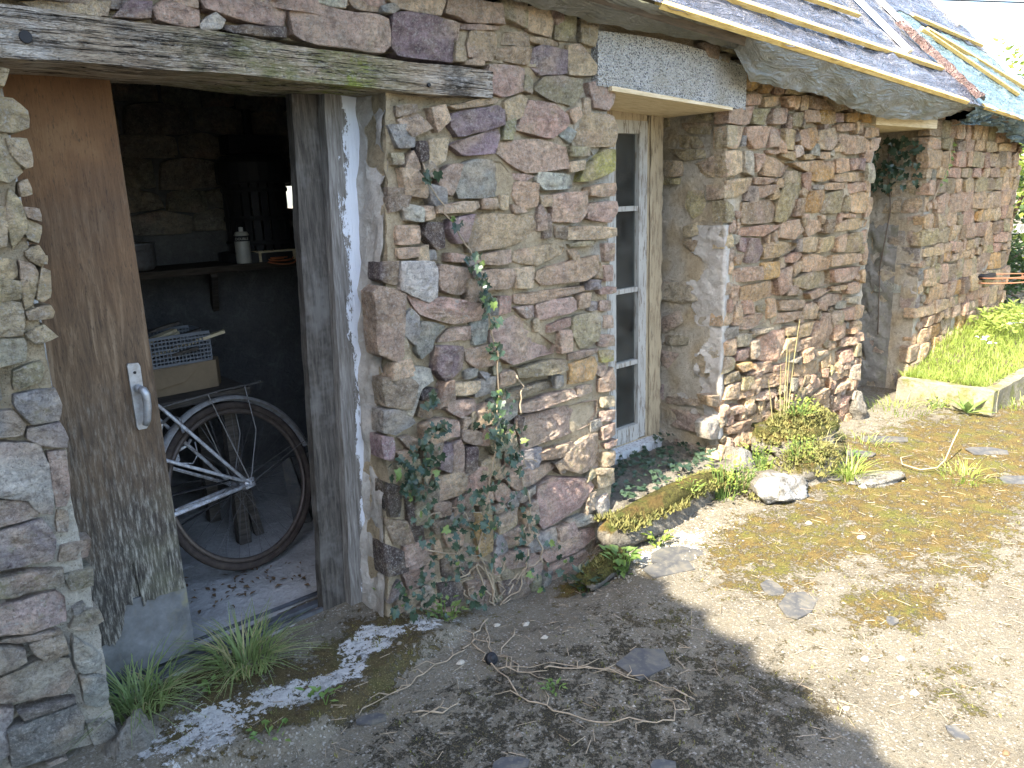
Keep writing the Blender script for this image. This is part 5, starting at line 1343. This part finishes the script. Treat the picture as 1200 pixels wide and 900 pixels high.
rock('boulder', 'large moss topped boulder against the wall right of the window', 'boulder', (3.93, -.13, .11), (.76, .34, .34), R(-4), .62, 0, 5, amp=.22, res=48)
rock('boulder', 'second mossy boulder with a dark bare face in front of the large one', 'boulder', (3.72, -.32, .045), (.60, .30, .25), R(-8), .52, 0, 9, amp=.25, res=44)
rock('boulder', 'white painted stone with moss on top nearest the yard in the heap', 'boulder', (3.30, -.36, .045), (.37, .21, .18), R(-10), .36, 1.0, 12, amp=.20, res=44)
rock('boulder', 'rounded boulder at the foot of the window corner, half hidden by weeds', 'boulder', (3.42, -.09, .06), (.20, .18, .24), 0, .2, .3, 14, amp=.2, res=36)
rock('boulder', 'flat pale stone embedded in moss right of the heap', 'boulder', (3.86, -.60, .01), (.34, .15, .07), R(-20), .4, .5, 17, amp=.2, res=36)
rock('boulder', 'mossy flat stone at the foot of the pier beside the kerb', 'boulder', (2.20, -.20, -.03), (.32, .13, .12), R(12), .9, 0, 21, amp=.15, res=36)
rock('boulder', 'small stone standing at the left foot of the far doorway', 'boulder', (4.86, -.05, .08), (.14, .12, .22), 0, .25, .2, 23, amp=.2, res=32)
rock('boulder', 'rounded stone at the right foot of the far doorway', 'boulder', (5.76, -.06, .06), (.22, .16, .20), 0, .35, .4, 25, amp=.2, res=32)
rock('boulder', 'rough lime crusted stone at the bottom of the left wall end', 'boulder', (.40, -.05, .02), (.16, .14, .20), 0, .1, .2, 29, amp=.25, res=36)
# moss fringes (uncountable)
mt = MB()
def tuft(x, y, z, n, h, r):
    for _ in range(n):
        a = U(0, 6.28); p = Vector((x+U(-r, r), y+U(-r, r), z)); q = p+Vector((math.cos(a)*h*.6, math.sin(a)*h*.6, h*U(.5, 1))); s = Vector((-math.sin(a), math.cos(a), 0))*h*.22
        mt.add([p-s, p+s, q], [(0, 1, 2)])
for _ in range(520): x = U(2.33, 3.2); y = U(-.21, -.04); tuft(x, y, .115+.03*math.sin(x*9)*.3-1.6*(abs(y+.115)**1.6), 6, .028, .016)
for (cx, cy, cz, rx, ry, n) in ((3.93, -.13, .265, .36, .17, 600), (3.72, -.32, .155, .27, .15, 380), (3.30, -.34, .115, .18, .07, 90), (2.2, -.2, .02, .16, .06, 70)):
    for _ in range(n):
        a = U(0, 6.28); q = math.sqrt(U(0, 1)); tuft(cx+rx*q*math.cos(a), cy+ry*q*math.sin(a), cz-.10*q**3, 5, .022, .014)
for _ in range(14000):
    x, y = U(.4, 6.2), U(-1.9, .1); 
    if U(0, 1) > el(MOSS, x, y)*1.25: continue
    if NZ(x, y, 0, 7) < -.12: continue
    tuft(x, y, gz(x, y)-.002, 4, U(.006, .015), .016)
tag(mt.build('moss_tufts', 'moss'), 'short ochre moss fringes on the stones and the yard', 'moss', kind='stuff')

def grass_clump(name, label, x, y, n, L, w_, mat='grass', spread=.06, lean=(0, 0), cat='grass', group=None, zb=None, dry=.12):
    t = thing(name, label, cat, group); z = gz(x, y) if zb is None else zb; t.location = (x, y, z); a_, b_ = MB(), MB()
    for _ in range(n):
        a = U(0, 6.28); q = spread*math.sqrt(U(0, 1)); l = L*U(.55, 1.1)
        blade(b_ if U(0, 1) < dry else a_, (q*math.cos(a), q*math.sin(a), -.005), a+U(-.7, .7), l, w_*U(.7, 1.2), U(.4, 1.25))
    a_.build('blades', mat, t)
    if b_.v: tag(b_.build('dry_blades', 'grass_dry', t), kind='stuff')
    return t
grass_clump('grass_clump', 'bushy green grass tuft on the apron before the doorway', .80, .09, 240, .20, .005, spread=.085, dry=.18)
grass_clump('grass_clump', 'taller grass tuft at the foot of the left wall end', .47, .09, 150, .21, .0055, spread=.07)
grass_clump('grass_clump', 'small grass shoots between the left wall and the metal door plate', .56, .14, 40, .13, .006, spread=.05)
grass_clump('grass_clump', 'bright spiky grass tuft right of the mossy boulders', 3.78, -.50, 90, .20, .007, 'bright', .06)
grass_clump('grass_clump', 'low grass along the foot of the far doorway', 5.25, -.14, 120, .11, .006, 'bright', .22)
grass_clump('grass_clump', 'low grass tuft lying in the open yard moss beside the loose stem', 4.22, -.90, 90, .11, .006, 'bright', .12)
grass_clump('grass_clump', 'sparse grass in the moss near the far boulder', 4.35, -.32, 60, .09, .005, 'bright', .16)
grass_clump('grass_clump', 'grass fringe at the corner of the concrete bed', 5.85, -.70, 70, .12, .006, 'bright', .16)
t = thing('dry_stalks', 'tall dry grass stalks rising from the mossy boulder against the wall', 'dry grass')
for x0, x1, h in ((3.82, 3.80, .46), (3.86, 3.92, .52), (3.78, 3.74, .30), (3.84, 3.83, .36), (3.70, 3.62, .24)):
    MB().tube([(x0, -.10, .27), ((x0+x1)/2+.005, -.10, .27+h*.55), (x1, -.11, .27+h)], [.003, .0025, .0015], 5).build('stalk', 'grass_dry', t)
def weed(label, x, y, n, L, mat='weed', spread=.06, z=None, h=.08, broad=.5, name='weed', group=None):
    t = thing(name, label, 'weed', group); z = gz(x, y) if z is None else z; t.location = (x, y, z); m = MB(); st = MB()
    for _ in range(n):
        a = U(0, 6.28); q = spread*math.sqrt(U(0, 1)); b = Vector((q*math.cos(a), q*math.sin(a), 0)); p = b*.8+Vector((U(-.015, .015), U(-.015, .015), U(.01, h)))
        if U(0, 1) < .4: st.tube([b*.5, p], .0018, 4, False)
        leaf(m, p, (math.cos(a+U(-1, 1)), math.sin(a+U(-1, 1)), U(-.2, .7)), (U(-.3, .3), U(-.3, .3), 1), L*U(.6, 1.15), L*broad*U(.7, 1.1), .15)
    m.build('leaves', mat, t)
    if st.v: tag(st.build('stalks', 'weed', t), kind='stuff')
    return t
weed('broad leaved green weeds between the pier foot and the kerb', 2.26, -.24, 46, .06, h=.10, spread=.09)
weed('darker weeds at the shaded right foot of the pier', 2.08, -.22, 30, .05, 'ivy', h=.07, spread=.07)
weed('pale green leaves at the sunlit end of the mossy kerb', 2.52, -.24, 24, .045, 'bright', h=.07, spread=.05)
weed('yellow green weeds rising at the foot of the window corner', 3.10, -.20, 80, .035, 'bright', h=.20, spread=.10)
weed('weeds growing on top of the large mossy boulder', 3.86, -.16, 90, .03, 'bright', h=.08, spread=.13, z=.28)
weed('leafy weeds left of the mossy boulders', 3.38, -.22, 80, .026, 'bright', h=.12, spread=.10)
weed('low round leaved weed by the white patch of the apron', .88, -.26, 12, .035, 'weed', h=.05, spread=.05)
weed('clover like weed at the very bottom of the yard edge', .70, -.30, 14, .03, 'weed', h=.04, spread=.06)
weed('small weed in the crack under the grey post', 1.36, .06, 34, .035, 'weed', h=.10, spread=.07)
weed('weeds in the corner where apron meets the pier', 1.46, -.10, 36, .035, 'ivy_pale', h=.09, spread=.07)
weed('tiny tuft of green leaves among the dead stems', 1.46, -.66, 22, .022, 'weed', h=.025, spread=.035)
weed('small leaves beside the round grass tuft', .66, .02, 12, .03, 'weed', h=.04, spread=.05)
weed('low reddish green weeds by the dark boulder face', 4.02, -.42, 40, .028, 'weed', h=.07, spread=.09)
weed('dense low weeds spilling over the second mossy boulder', 3.62, -.30, 120, .026, 'bright', h=.10, spread=.15, z=.12)
weed('dry brown and green growth between kerb and white stone', 3.22, -.22, 90, .026, 'weed', h=.14, spread=.09)
weed('yellowish creeping weeds along the wall foot behind the white stone', 3.50, -.12, 110, .025, 'bright', h=.13, spread=.11)
weed('green weeds on the right shoulder of the large boulder', 4.18, -.14, 90, .025, 'bright', h=.09, spread=.12, z=.10)
weed('creeping leaves over the middle of the mossy kerb', 2.86, -.15, 70, .022, 'bright', h=.05, spread=.09, z=.12)
weed('little weeds at the foot of the concrete bed', 5.44, -.32, 50, .03, 'bright', h=.07, spread=.09)
grass_clump('grass_clump', 'dry straw coloured grass hanging by the window corner foot', 3.20, -.16, 110, .18, .003, 'grass_dry', .09, dry=.2)
grass_clump('grass_clump', 'straw and green grass between the two mossy boulders', 3.78, -.24, 120, .12, .004, 'grass_dry', .16, zb=.14, dry=.1)
# broad rosette by the bed
t = thing('plantain_plant', 'broad leaved rosette plant in front of the concrete bed', 'plant'); t.location = (5.42, -.52, gz(5.42, -.52)); m = MB()
for k in range(9): a = k*.7+U(-.2, .2); leaf(m, (0, 0, .01), (math.cos(a), math.sin(a), U(.15, 1.1)), (0, 0, 1), U(.14, .22), U(.035, .05), .12, -.02)
m.build('leaves', 'weed', t)
# loose stem ring in the moss
t = thing('dry_tendril', 'pale dry stem with a loop lying on the sunny moss', 'dead stem'); MB().tube([(4.52, -.76, .16), (4.43, -.76, .09), (4.36, -.76, .025), (4.22, -.77, .02), (4.13, -.72, .02), (4.15, -.62, .02), (4.25, -.57, .02), (4.33, -.60, .02)], .0035, 6).build('stem', 'twig', t, smooth=True)
VINES = [[(1.44,-.28),(1.4,-.42),(1.36,-.62),(1.38,-.74),(1.44,-.86),(1.56,-.98),(1.66,-1.0),(1.72,-.95),(1.7,-.84),(1.66,-.73),(1.56,-.6),(1.4,-.45)],[(1.6,-.16),(1.49,-.25),(1.38,-.29),(1.23,-.31),(1.09,-.32),(.96,-.33)],[(1.56,-.21),(1.47,-.35),(1.42,-.5),(1.47,-.61)],[(1.08,-.43),(1.14,-.51),(1.21,-.5)],[(1.48,-.56),(1.61,-.66),(1.68,-.82)],[(1.61,-.3),(1.5,-.38),(1.42,-.5)]]
VL = ['long pale dead vine looping across the shaded yard', 'dead vine trailing from the ivy foot along the apron edge', 'short dead vine running out from the ivy foot', 'bent twig lying alone on the shaded ground at the left', 'thin straight dead vine lying inside the long loop', 'thin twig beside the ivy foot']
for st, lb in zip(VINES, VL):
    P = []
    for (x, y), (x1, y1) in zip(st, st[1:]): P += [(x+(x1-x)*t+.03*NZ(x+t, y, 4, 7), y+(y1-y)*t+.03*NZ(y+t, x, 8, 7), gz(x+(x1-x)*t, y+(y1-y)*t)+.008+.010*abs(NZ(x, y, t*2, 5))) for t in (0, .25, .5, .75)]
    P.append((*st[-1], gz(*st[-1])+.008)); n = len(P); t = thing('dead_vine', lb, 'dead vine'); MB().tube(P, [.0028*(1-.6*i/n)*(1+.3*math.sin(i*2.1)) for i in range(n)], 6).build('stem', 'twig', t, smooth=True)
    m = MB()
    for k in range(2, n-1, 1):
        if U(0, 1) < .35: a = U(0, 6.28); p = P[k]; m.tube([p, (p[0]+.03*math.cos(a), p[1]+.03*math.sin(a), p[2]+.006), (p[0]+U(.05, .09)*math.cos(a+.4), p[1]+U(.05, .09)*math.sin(a+.4), p[2]-.002)], [.0022, .0016, .001], 4)
    if m.v: tag(m.build('side_twigs', 'twig', t), kind='stuff')
# small twigs, chips and gravel nobody could count
m = MB(); m2 = MB(); m3 = MB()
for _ in range(1000):
    x, y = U(.6, 4.8), U(-1.9, -.1); a = U(0, 6.28); L = U(.015, .06); z = gz(x, y)+.004; m.tube([(x, y, z), (x+L*math.cos(a), y+L*math.sin(a), z+U(0, .004))], U(.0007, .0014), 3, False)
for i in range(2400):
    if i % 6 == 0: x, y, r = rnd.gauss(2.55, .16), rnd.gauss(-.32, .08), U(.002, .008)
    else: x, y, r = U(.4, 5.0), U(-1.95, -.05), U(.002, .006) if U(0, 1) < .93 else U(.007, .013)
    z = gz(x, y)+r*.3; V = [Vector((U(.6, 1.2)*s[0], U(.6, 1.2)*s[1], U(.4, .8)*s[2]))*r+Vector((x, y, z)) for s in ((1, 0, 0), (0, 1, 0), (-1, 0, 0), (0, -1, 0), (0, 0, 1), (0, 0, -1))]
    (m2 if i % 6 == 0 or U(0, 1) < .15 else m3).add(V, [(0, 1, 4), (1, 2, 4), (2, 3, 4), (3, 0, 4), (1, 0, 5), (2, 1, 5), (3, 2, 5), (0, 3, 5)])
MAT['pale_grit'] = simple('pale_grit', (.38, .345, .28), .9, 0, .15, (.24, .21, .16), .6, 90); MAT['dark_grit'] = simple('dark_grit', (.20, .17, .13), .9, 0, .15, (.09, .08, .07), .6, 90)
tag(m.build('twig_litter', 'twig'), 'fine dry straw and twig bits strewn over the yard', 'litter', kind='stuff'); tag(m2.build('pale_gravel', 'pale_grit'), 'pale lime grit and gravel near the kerb', 'gravel', kind='stuff'); tag(m3.build('dark_gravel', 'dark_grit'), 'dark grit scattered over the yard', 'gravel', kind='stuff')
# single pebbles and slates
def pebble(label, x, y, r, mat):
    r *= .6; m = MB(); n = 9; ph = U(0, 6); V = [(0, 0, r*.75)]
    for h, q in ((.55, .6), (.15, 1.0), (-.3, .8)):
        V += [(r*q*math.cos(k*6.283/n+ph)*(1+.38*math.sin(k*2.3+ph))*1.25, r*q*math.sin(k*6.283/n+ph)*(1+.2*math.sin(k*1.7)), r*h) for k in range(n)]
    F = [(0, 1+k, 1+(k+1) % n) for k in range(n)]+[(1+j*n+k, 1+(j+1)*n+k, 1+(j+1)*n+(k+1) % n, 1+j*n+(k+1) % n) for j in range(2) for k in range(n)]
    m.add(V, F); o = m.build('pebble', mat); o.location = (x, y, gz(x, y)+r*.25); tag(o, label, 'pebble', 'loose pebbles in the yard')
for a in [('white pebble in the moss below the flat stone', 3.15, -.85, .026, 'pale_grit'), ('white chip on the moss nearest the white stone', 3.13, -.62, .024, 'pale_grit'), ('pale pebble in the far moss by the spiky grass', 3.72, -.60, .03, 'pale_grit'),
          ('white pebble by the dark slate chip in the sunny yard', 2.22, -1.43, .022, 'pale_grit'), ('pale pebble left of the pair in the open sunny concrete', 2.29, -1.25, .022, 'pale_grit'), ('pale pebble right of the pair in the open sunny concrete', 2.37, -1.33, .02, 'pale_grit'),
          ('grey pebble near the shadow edge at the bottom', 2.01, -1.32, .015, 'pale_grit'), ('pale pebble left in the row at the pier foot', 1.60, -.22, .018, 'pale_grit'), ('pale pebble right in the row at the pier foot', 1.68, -.29, .02, 'pale_grit'), ('flat white chip below the row at the pier foot', 1.64, -.43, .018, 'pale_grit'),
          ('pale pebble beside the black cap', 1.34, -.34, .022, 'pale_grit'), ('reddish stone chip in the bottom right of the yard', 2.13, -1.70, .017, 'litter'), ('small rusty leaf like chip at the right of the yard', 2.36, -1.52, .010, 'litter')]: pebble(*a)
def slate(label, x, y, P, rot, tilt=0, dz=-.004):
    m = MB(); m.prism([(a, b, 0) for a, b in P], (0, 0, .006)); o = m.build('roof_slate', 'slate'); o.location = (x, y, gz(x, y)+dz+.006); o.rotation_euler = (tilt, tilt*.6, rot); tag(o, label, 'slate', 'broken roof slates on the ground')
SQ = lambda a, b: [(-a*U(.8, 1.1), -b*U(.5, 1)), (-a*U(.0, .3), -b*U(.9, 1.1)), (a*U(.6, .9), -b*U(.6, 1)), (a*U(.9, 1.1), b*U(.1, .6)), (a*U(.2, .6), b*U(.85, 1.1)), (-a*U(.4, .7), b*U(.8, 1)), (-a*U(.9, 1.1), b*U(.0, .5))]
for a in [('dark slate lying alone in the shade in the middle of the yard', 1.77, -.76, [(-.10, -.02), (.02, -.085), (.10, -.035), (.06, .05), (-.06, .075)], R(20), .05), ('long grey slate in the sunny moss', 2.45, -.93, SQ(.11, .055), R(10), .04), ('smaller slate touching the long grey slate', 2.50, -.80, SQ(.06, .04), R(40), .03),
          ('upper slate of the pair on pale gravel by the kerb', 2.49, -.37, SQ(.12, .07), R(-35), .03), ('lower slate of the pair on pale gravel by the kerb', 2.35, -.42, SQ(.11, .055), R(-20), .02), ('small blue slate at the left edge of the shaded yard', .98, -.37, SQ(.045, .022), R(-30), .02),
          ('tiny dark slate chip in the sunny moss', 2.57, -1.22, SQ(.03, .02), R(10), .02), ('dark slate chip in the sunny bare concrete', 2.12, -1.58, SQ(.03, .02), R(60), .02), ('slate sunk in the far moss left of centre', 3.72, -.42, SQ(.10, .05), R(-50), .02), ('slate sunk in the moss below the far doorway', 4.55, -.35, SQ(.14, .06), R(-40), .02),
          ('slate in the far moss in front of the rosette', 4.70, -.86, SQ(.11, .06), R(-50), .02), ('slate at the right edge of the far moss', 4.35, -1.12, SQ(.10, .06), R(-50), .02), ('slate in the moss near the boulders', 4.15, -.38, SQ(.10, .05), R(-50), .02), ('slate piece at the bottom edge of the shaded yard', 1.15, -.80, SQ(.05, .025), R(-40), .02), ('blue slate piece at the bottom edge right of centre', 1.44, -1.09, SQ(.035, .02), R(-40), .02)]: slate(*a)
cpb = MB(); cpb.lathe([(0, .016), (.016, .016), (.021, .012), (.022, 0), (.012, .0), (.012, .02), (0, .02)], (0, 0, 0), 16, Matrix.Rotation(R(50), 3, 'X')); o = cpb.build('black_cap', 'black', smooth=True); o.location = (1.42, -.40, gz(1.42, -.40)+.012); tag(o, 'small shiny black plastic cap lying near the ivy foot', 'cap')

# ------------------------------------------------------------------ concrete bed with grass
bed = thing('raised_bed', 'low mossy concrete bed of bright grass against the far wall', 'raised bed')
m = MB()
def rb(x0, x1, y0, y1, z1):
    m = MB(); nx_, ny_ = max(2, round((x1-x0)/.05)), max(2, round((y1-y0)/.05)); ds = lambda p: (p[0]+.010*NZ(*p, 9), p[1]+.012*NZ(p[1], p[0], p[2], 8), p[2]+.010*NZ(p[2], p[0], p[1], 9))
    m.sheet(lambda u, v: ds((x0, y0+(y1-y0)*(1-u), -.05+(z1+.05)*v)), ny_, 5); m.sheet(lambda u, v: ds((x0+(x1-x0)*u, y0, -.05+(z1+.05)*v)), nx_, 5); m.sheet(lambda u, v: ds((x0+(x1-x0)*u, y0+(y1-y0)*v, z1)), nx_, ny_)
    m.sheet(lambda u, v: ds((x1, y0+(y1-y0)*u, -.05+(z1+.05)*v)), ny_, 5); m.sheet(lambda u, v: ds((x1-(x1-x0)*u, y1, -.05+(z1+.05)*v)), nx_, 5); return m
rb(5.52, 5.62, -.63, -.03, .150).build('kerb', 'bedwall', bed, smooth=True); rb(5.60, 8.6, -.635, -.54, .145).build('kerb', 'bedwall', bed, smooth=True)
m = MB(); m.sheet(lambda u, v: (5.6+3*u, -.56+.55*v, .13+.16*v*sstep(u, 0, .35)+.03*NZ(u*8, v*3, 0, 1)), 30, 8); m.build('soil', 'bark', bed, smooth=True)
m = MB()
for _ in range(5200):
    u, v = U(0, 1)**1.5, U(0, 1); x, y = 5.62+2.6*u, -.55+.54*v; z = .13+.16*v*sstep(u, 0, .35); blade(m, (x, y, z), U(0, 6.28), U(.05, .11)*(1+.8*v*sstep(u, .1, .4)), U(.004, .007), U(.2, .9))
tag(m.build('bed_grass', 'bright'), 'bright sunlit grass filling the concrete bed', 'grass', kind='stuff')
m = MB()
for _ in range(240): x, y = U(6.7, 7.7), U(-.35, -.02); leaf(m, (x, y, .30+U(0, .14)), (U(-1, 1), U(-1, 1), U(-.1, .6)), (0, -.3, 1), U(.05, .09), U(.03, .05))
t = thing('leafy_weed', 'tall leafy weeds in the bed at the foot of the far wall', 'weed'); m.build('leaves', 'bright', t)
t = thing('wild_flowers', 'small white flowers among the bed grass', 'flowers'); m = MB()
for x, y in ((7.0, -.30), (7.05, -.28), (7.1, -.31), (6.2, -.35), (6.3, -.3), (6.1, -.42), (7.6, -.2)):
    for _ in range(4): a = U(0, 6.28); leaf(m, (x+U(-.02, .02), y+U(-.02, .02), .36), (math.cos(a), math.sin(a), .2), (0, 0, 1), .035, .025)
m.build('petals', 'white', t)
# rusty hoop on the far wall
hp = thing('rusty_hoop', 'rusty orange iron hoop sticking out of the far wall above the bed', 'iron hoop'); c = Vector((7.12, -.17, .69))
m = MB(); m.torus(c, .21, .006, Matrix.Rotation(R(-4), 3, 'X'), 40, 6); m.build('ring', 'rust', hp, smooth=True); m = MB(); m.torus(c+Vector((0, 0, .04)), .20, .005, Matrix.Rotation(R(-4), 3, 'X'), 40, 6); m.build('ring', 'rust', hp, smooth=True)
for a in (200, 250, 300, 340): MB().tube([c+Vector((.21*math.cos(R(a)), .21*math.sin(R(a)), .0)), c+Vector((.20*math.cos(R(a)), .20*math.sin(R(a)), .04))], .006, 5).build('strut', 'rust', hp)
MB().box((7.12, -.0, .72), (.30, .12, .03)).build('bracket', 'black', hp)

# ------------------------------------------------------------------ beyond the gable
def bush(name, label, c, r, n, L, mat, cat, group=None, trunk=True):
    t = thing(name, label, cat, group); c = Vector(c); m = MB(); cl = [(Vector((U(-1, 1), U(-1, 1), U(-1, 1)))) for _ in range(30)]
    cl = [(c+Vector((q.x*r[0], q.y*r[1], q.z*r[2]))*1.0, U(.25, .55)) for q in cl if q.length < 1.15]
    for _ in range(n):
        q, rr = rnd.choice(cl); v = Vector((rnd.gauss(0, 1), rnd.gauss(0, 1), rnd.gauss(0, 1))).normalized()*U(.7, 1.05); p = q+Vector((v.x*r[0], v.y*r[1], v.z*r[2]))*rr
        if p.z < .02: continue
        leaf(m, p, (v.x+U(-.6, .6), v.y+U(-.6, .6), U(-.8, .4)), (v.x, v.y, v.z+.7), L*U(.6, 1.2), L*.6, .15)
    m.build('crown', mat, t)
    if trunk:
        tm = MB(); tm.tube([(c.x, c.y, 0), (c.x+.05, c.y, c.z*.5), (c.x, c.y+.03, c.z)], [.06, .045, .02], 7)
        for _ in range(5): q = rnd.choice(cl)[0]; tm.tube([(c.x+.03, c.y, c.z*.4), (q+Vector((c.x, c.y, c.z)))/2, q], [.03, .02, .008], 5)
        tm.build('trunk', 'bark', t)
bush('shrub', 'bright yellow green shrub lit by the sun beyond the gable', (10.2, .85, 1.45), (.9, .9, .95), 5200, .09, 'bush', 'shrub')
bush('shrub', 'low dark shrub at the foot of the hedge beyond the gable', (9.3, .62, .45), (.6, .5, .5), 2200, .07, 'hedge', 'shrub')
bush('hedge', 'dark hedge behind the sunlit shrub', (12.6, .6, 1.2), (.8, 2.6, 1.3), 8000, .12, 'hedge', 'hedge')
bush('tree', 'light green tree top behind the roof end', (14.5, 1.2, 2.2), (1.5, 1.6, 1.15), 3600, .12, 'bush', 'tree')
bush('tree', 'rounded tree farther right outside the gable view', (15, -3.0, 1.8), (1.6, 1.6, 1.6), 3000, .16, 'bush', 'tree')
bush('shrub', 'shrub right of the hedge at the yard end', (12.5, -3.5, .9), (1.0, 1.4, .9), 2600, .12, 'hedge', 'shrub')
fe = thing('rail_fence', 'pale timber rail in front of the dark hedge', 'fence')
MB().bar((9.9, -2.5, .95), (9.9, 1.8, .95), .05, .10).build('rail', 'white_batten', fe)
for y in (-2.4, -.6, 1.4): MB().box((9.94, y, .5), (.08, .08, 1.0)).build('post', 'white_batten', fe)
MAT['wire2'] = MAT['wire']
P = [Vector((12, 2.32, 3.87)), Vector((16, 1.30, 4.26))]; d = P[1]-P[0]; P0 = P[0]-d*.75; P1 = P[0]+d*5
tag(MB().tube([P0+(P1-P0)*(i/14)-Vector((0, 0, .35*math.sin(math.pi*i/14)-.35*math.sin(math.pi*.13))) for i in range(15)], .013, 5).build('overhead_cable', 'wire'), 'thin black overhead cable crossing the sky at the top right', 'cable')

# ------------------------------------------------------------------ neighbouring house whose eaves shade the yard
hs = thing('neighbour_house', 'house to the left whose toothed eaves cast the shadow over the yard', 'house')
HD = Vector((-.316, -.949, 0)); HNl = Vector((-.949, .316, 0)); HE = 3.75
E0 = Vector((2.36-HE*1.0, -.13-HE*.135, HE))
def HP(a, b, z): return E0+HD*a+HNl*b+Vector((0, 0, z-HE))
A0, A1 = -6.5, 9.0
m = MB(); zt_ = HE-.12
for b, th in ((.40, .3), (6.0, .3)): m.prism([HP(A0+.3, b, 0), HP(A1-.3, b, 0), HP(A1-.3, b+th, 0), HP(A0+.3, b+th, 0)], (0, 0, zt_))
for a in (A0+.3, A1-.6): m.prism([HP(a, .71, 0), HP(a, 5.99, 0), HP(a, 5.99, zt_), HP(a, 3.35, zt_+2.1), HP(a, .71, zt_)], HD*.3)
m.build('wall', 'house', hs)
m = MB()
for b0, b1 in ((0, 3.36), (6.7, 3.36)):
    q = [HP(A0, b0, HE-.03), HP(A1, b0, HE-.03), HP(A1, b1, HE+2.45), HP(A0, b1, HE+2.45)]; m.prism(q, (0, 0, -.10))
m.build('roof', 'pantile', hs)
tile = None; nt_ = int((A1-A0)/.245)
for k in range(nt_):     # toothed row of eaves tiles
    a = A0+.245*k; P = [(a+.245*i/8, +.045-.08*(1-math.sin(math.pi*i/8))**1.2) for i in range(9)]
    m = MB(); m.prism([HP(x, y, HE-.02) for x, y in P]+[HP(a+.245, .25, HE+.165), HP(a, .25, HE+.165)], (0, 0, .018)); m.build('eaves_tile', 'pantile', hs)
for a in (-4, -1.0, 2.5, 6):
    for k in (0, 1):
        a0 = a+.52*k; sh_ = MB()
        for i in range(4): sh_.prism([HP(a0+.125*i, .37, 1.0), HP(a0+.125*i+.118, .37, 1.0), HP(a0+.125*i+.118, .37, 2.2), HP(a0+.125*i, .37, 2.2)], HNl*.02)
        s_o = sh_.build('shutter', 'bench', hs)
        for z in (1.2, 2.0): MB().prism([HP(a0+.01, .35, z), HP(a0+.49, .35, z), HP(a0+.49, .35, z+.08), HP(a0+.01, .35, z+.08)], HNl*.019).build('ledge_board', 'bench', s_o)
print('objects', len(bpy.data.objects), 'tris', sum(len(o.data.polygons) for o in bpy.data.objects if o.type == 'MESH'))
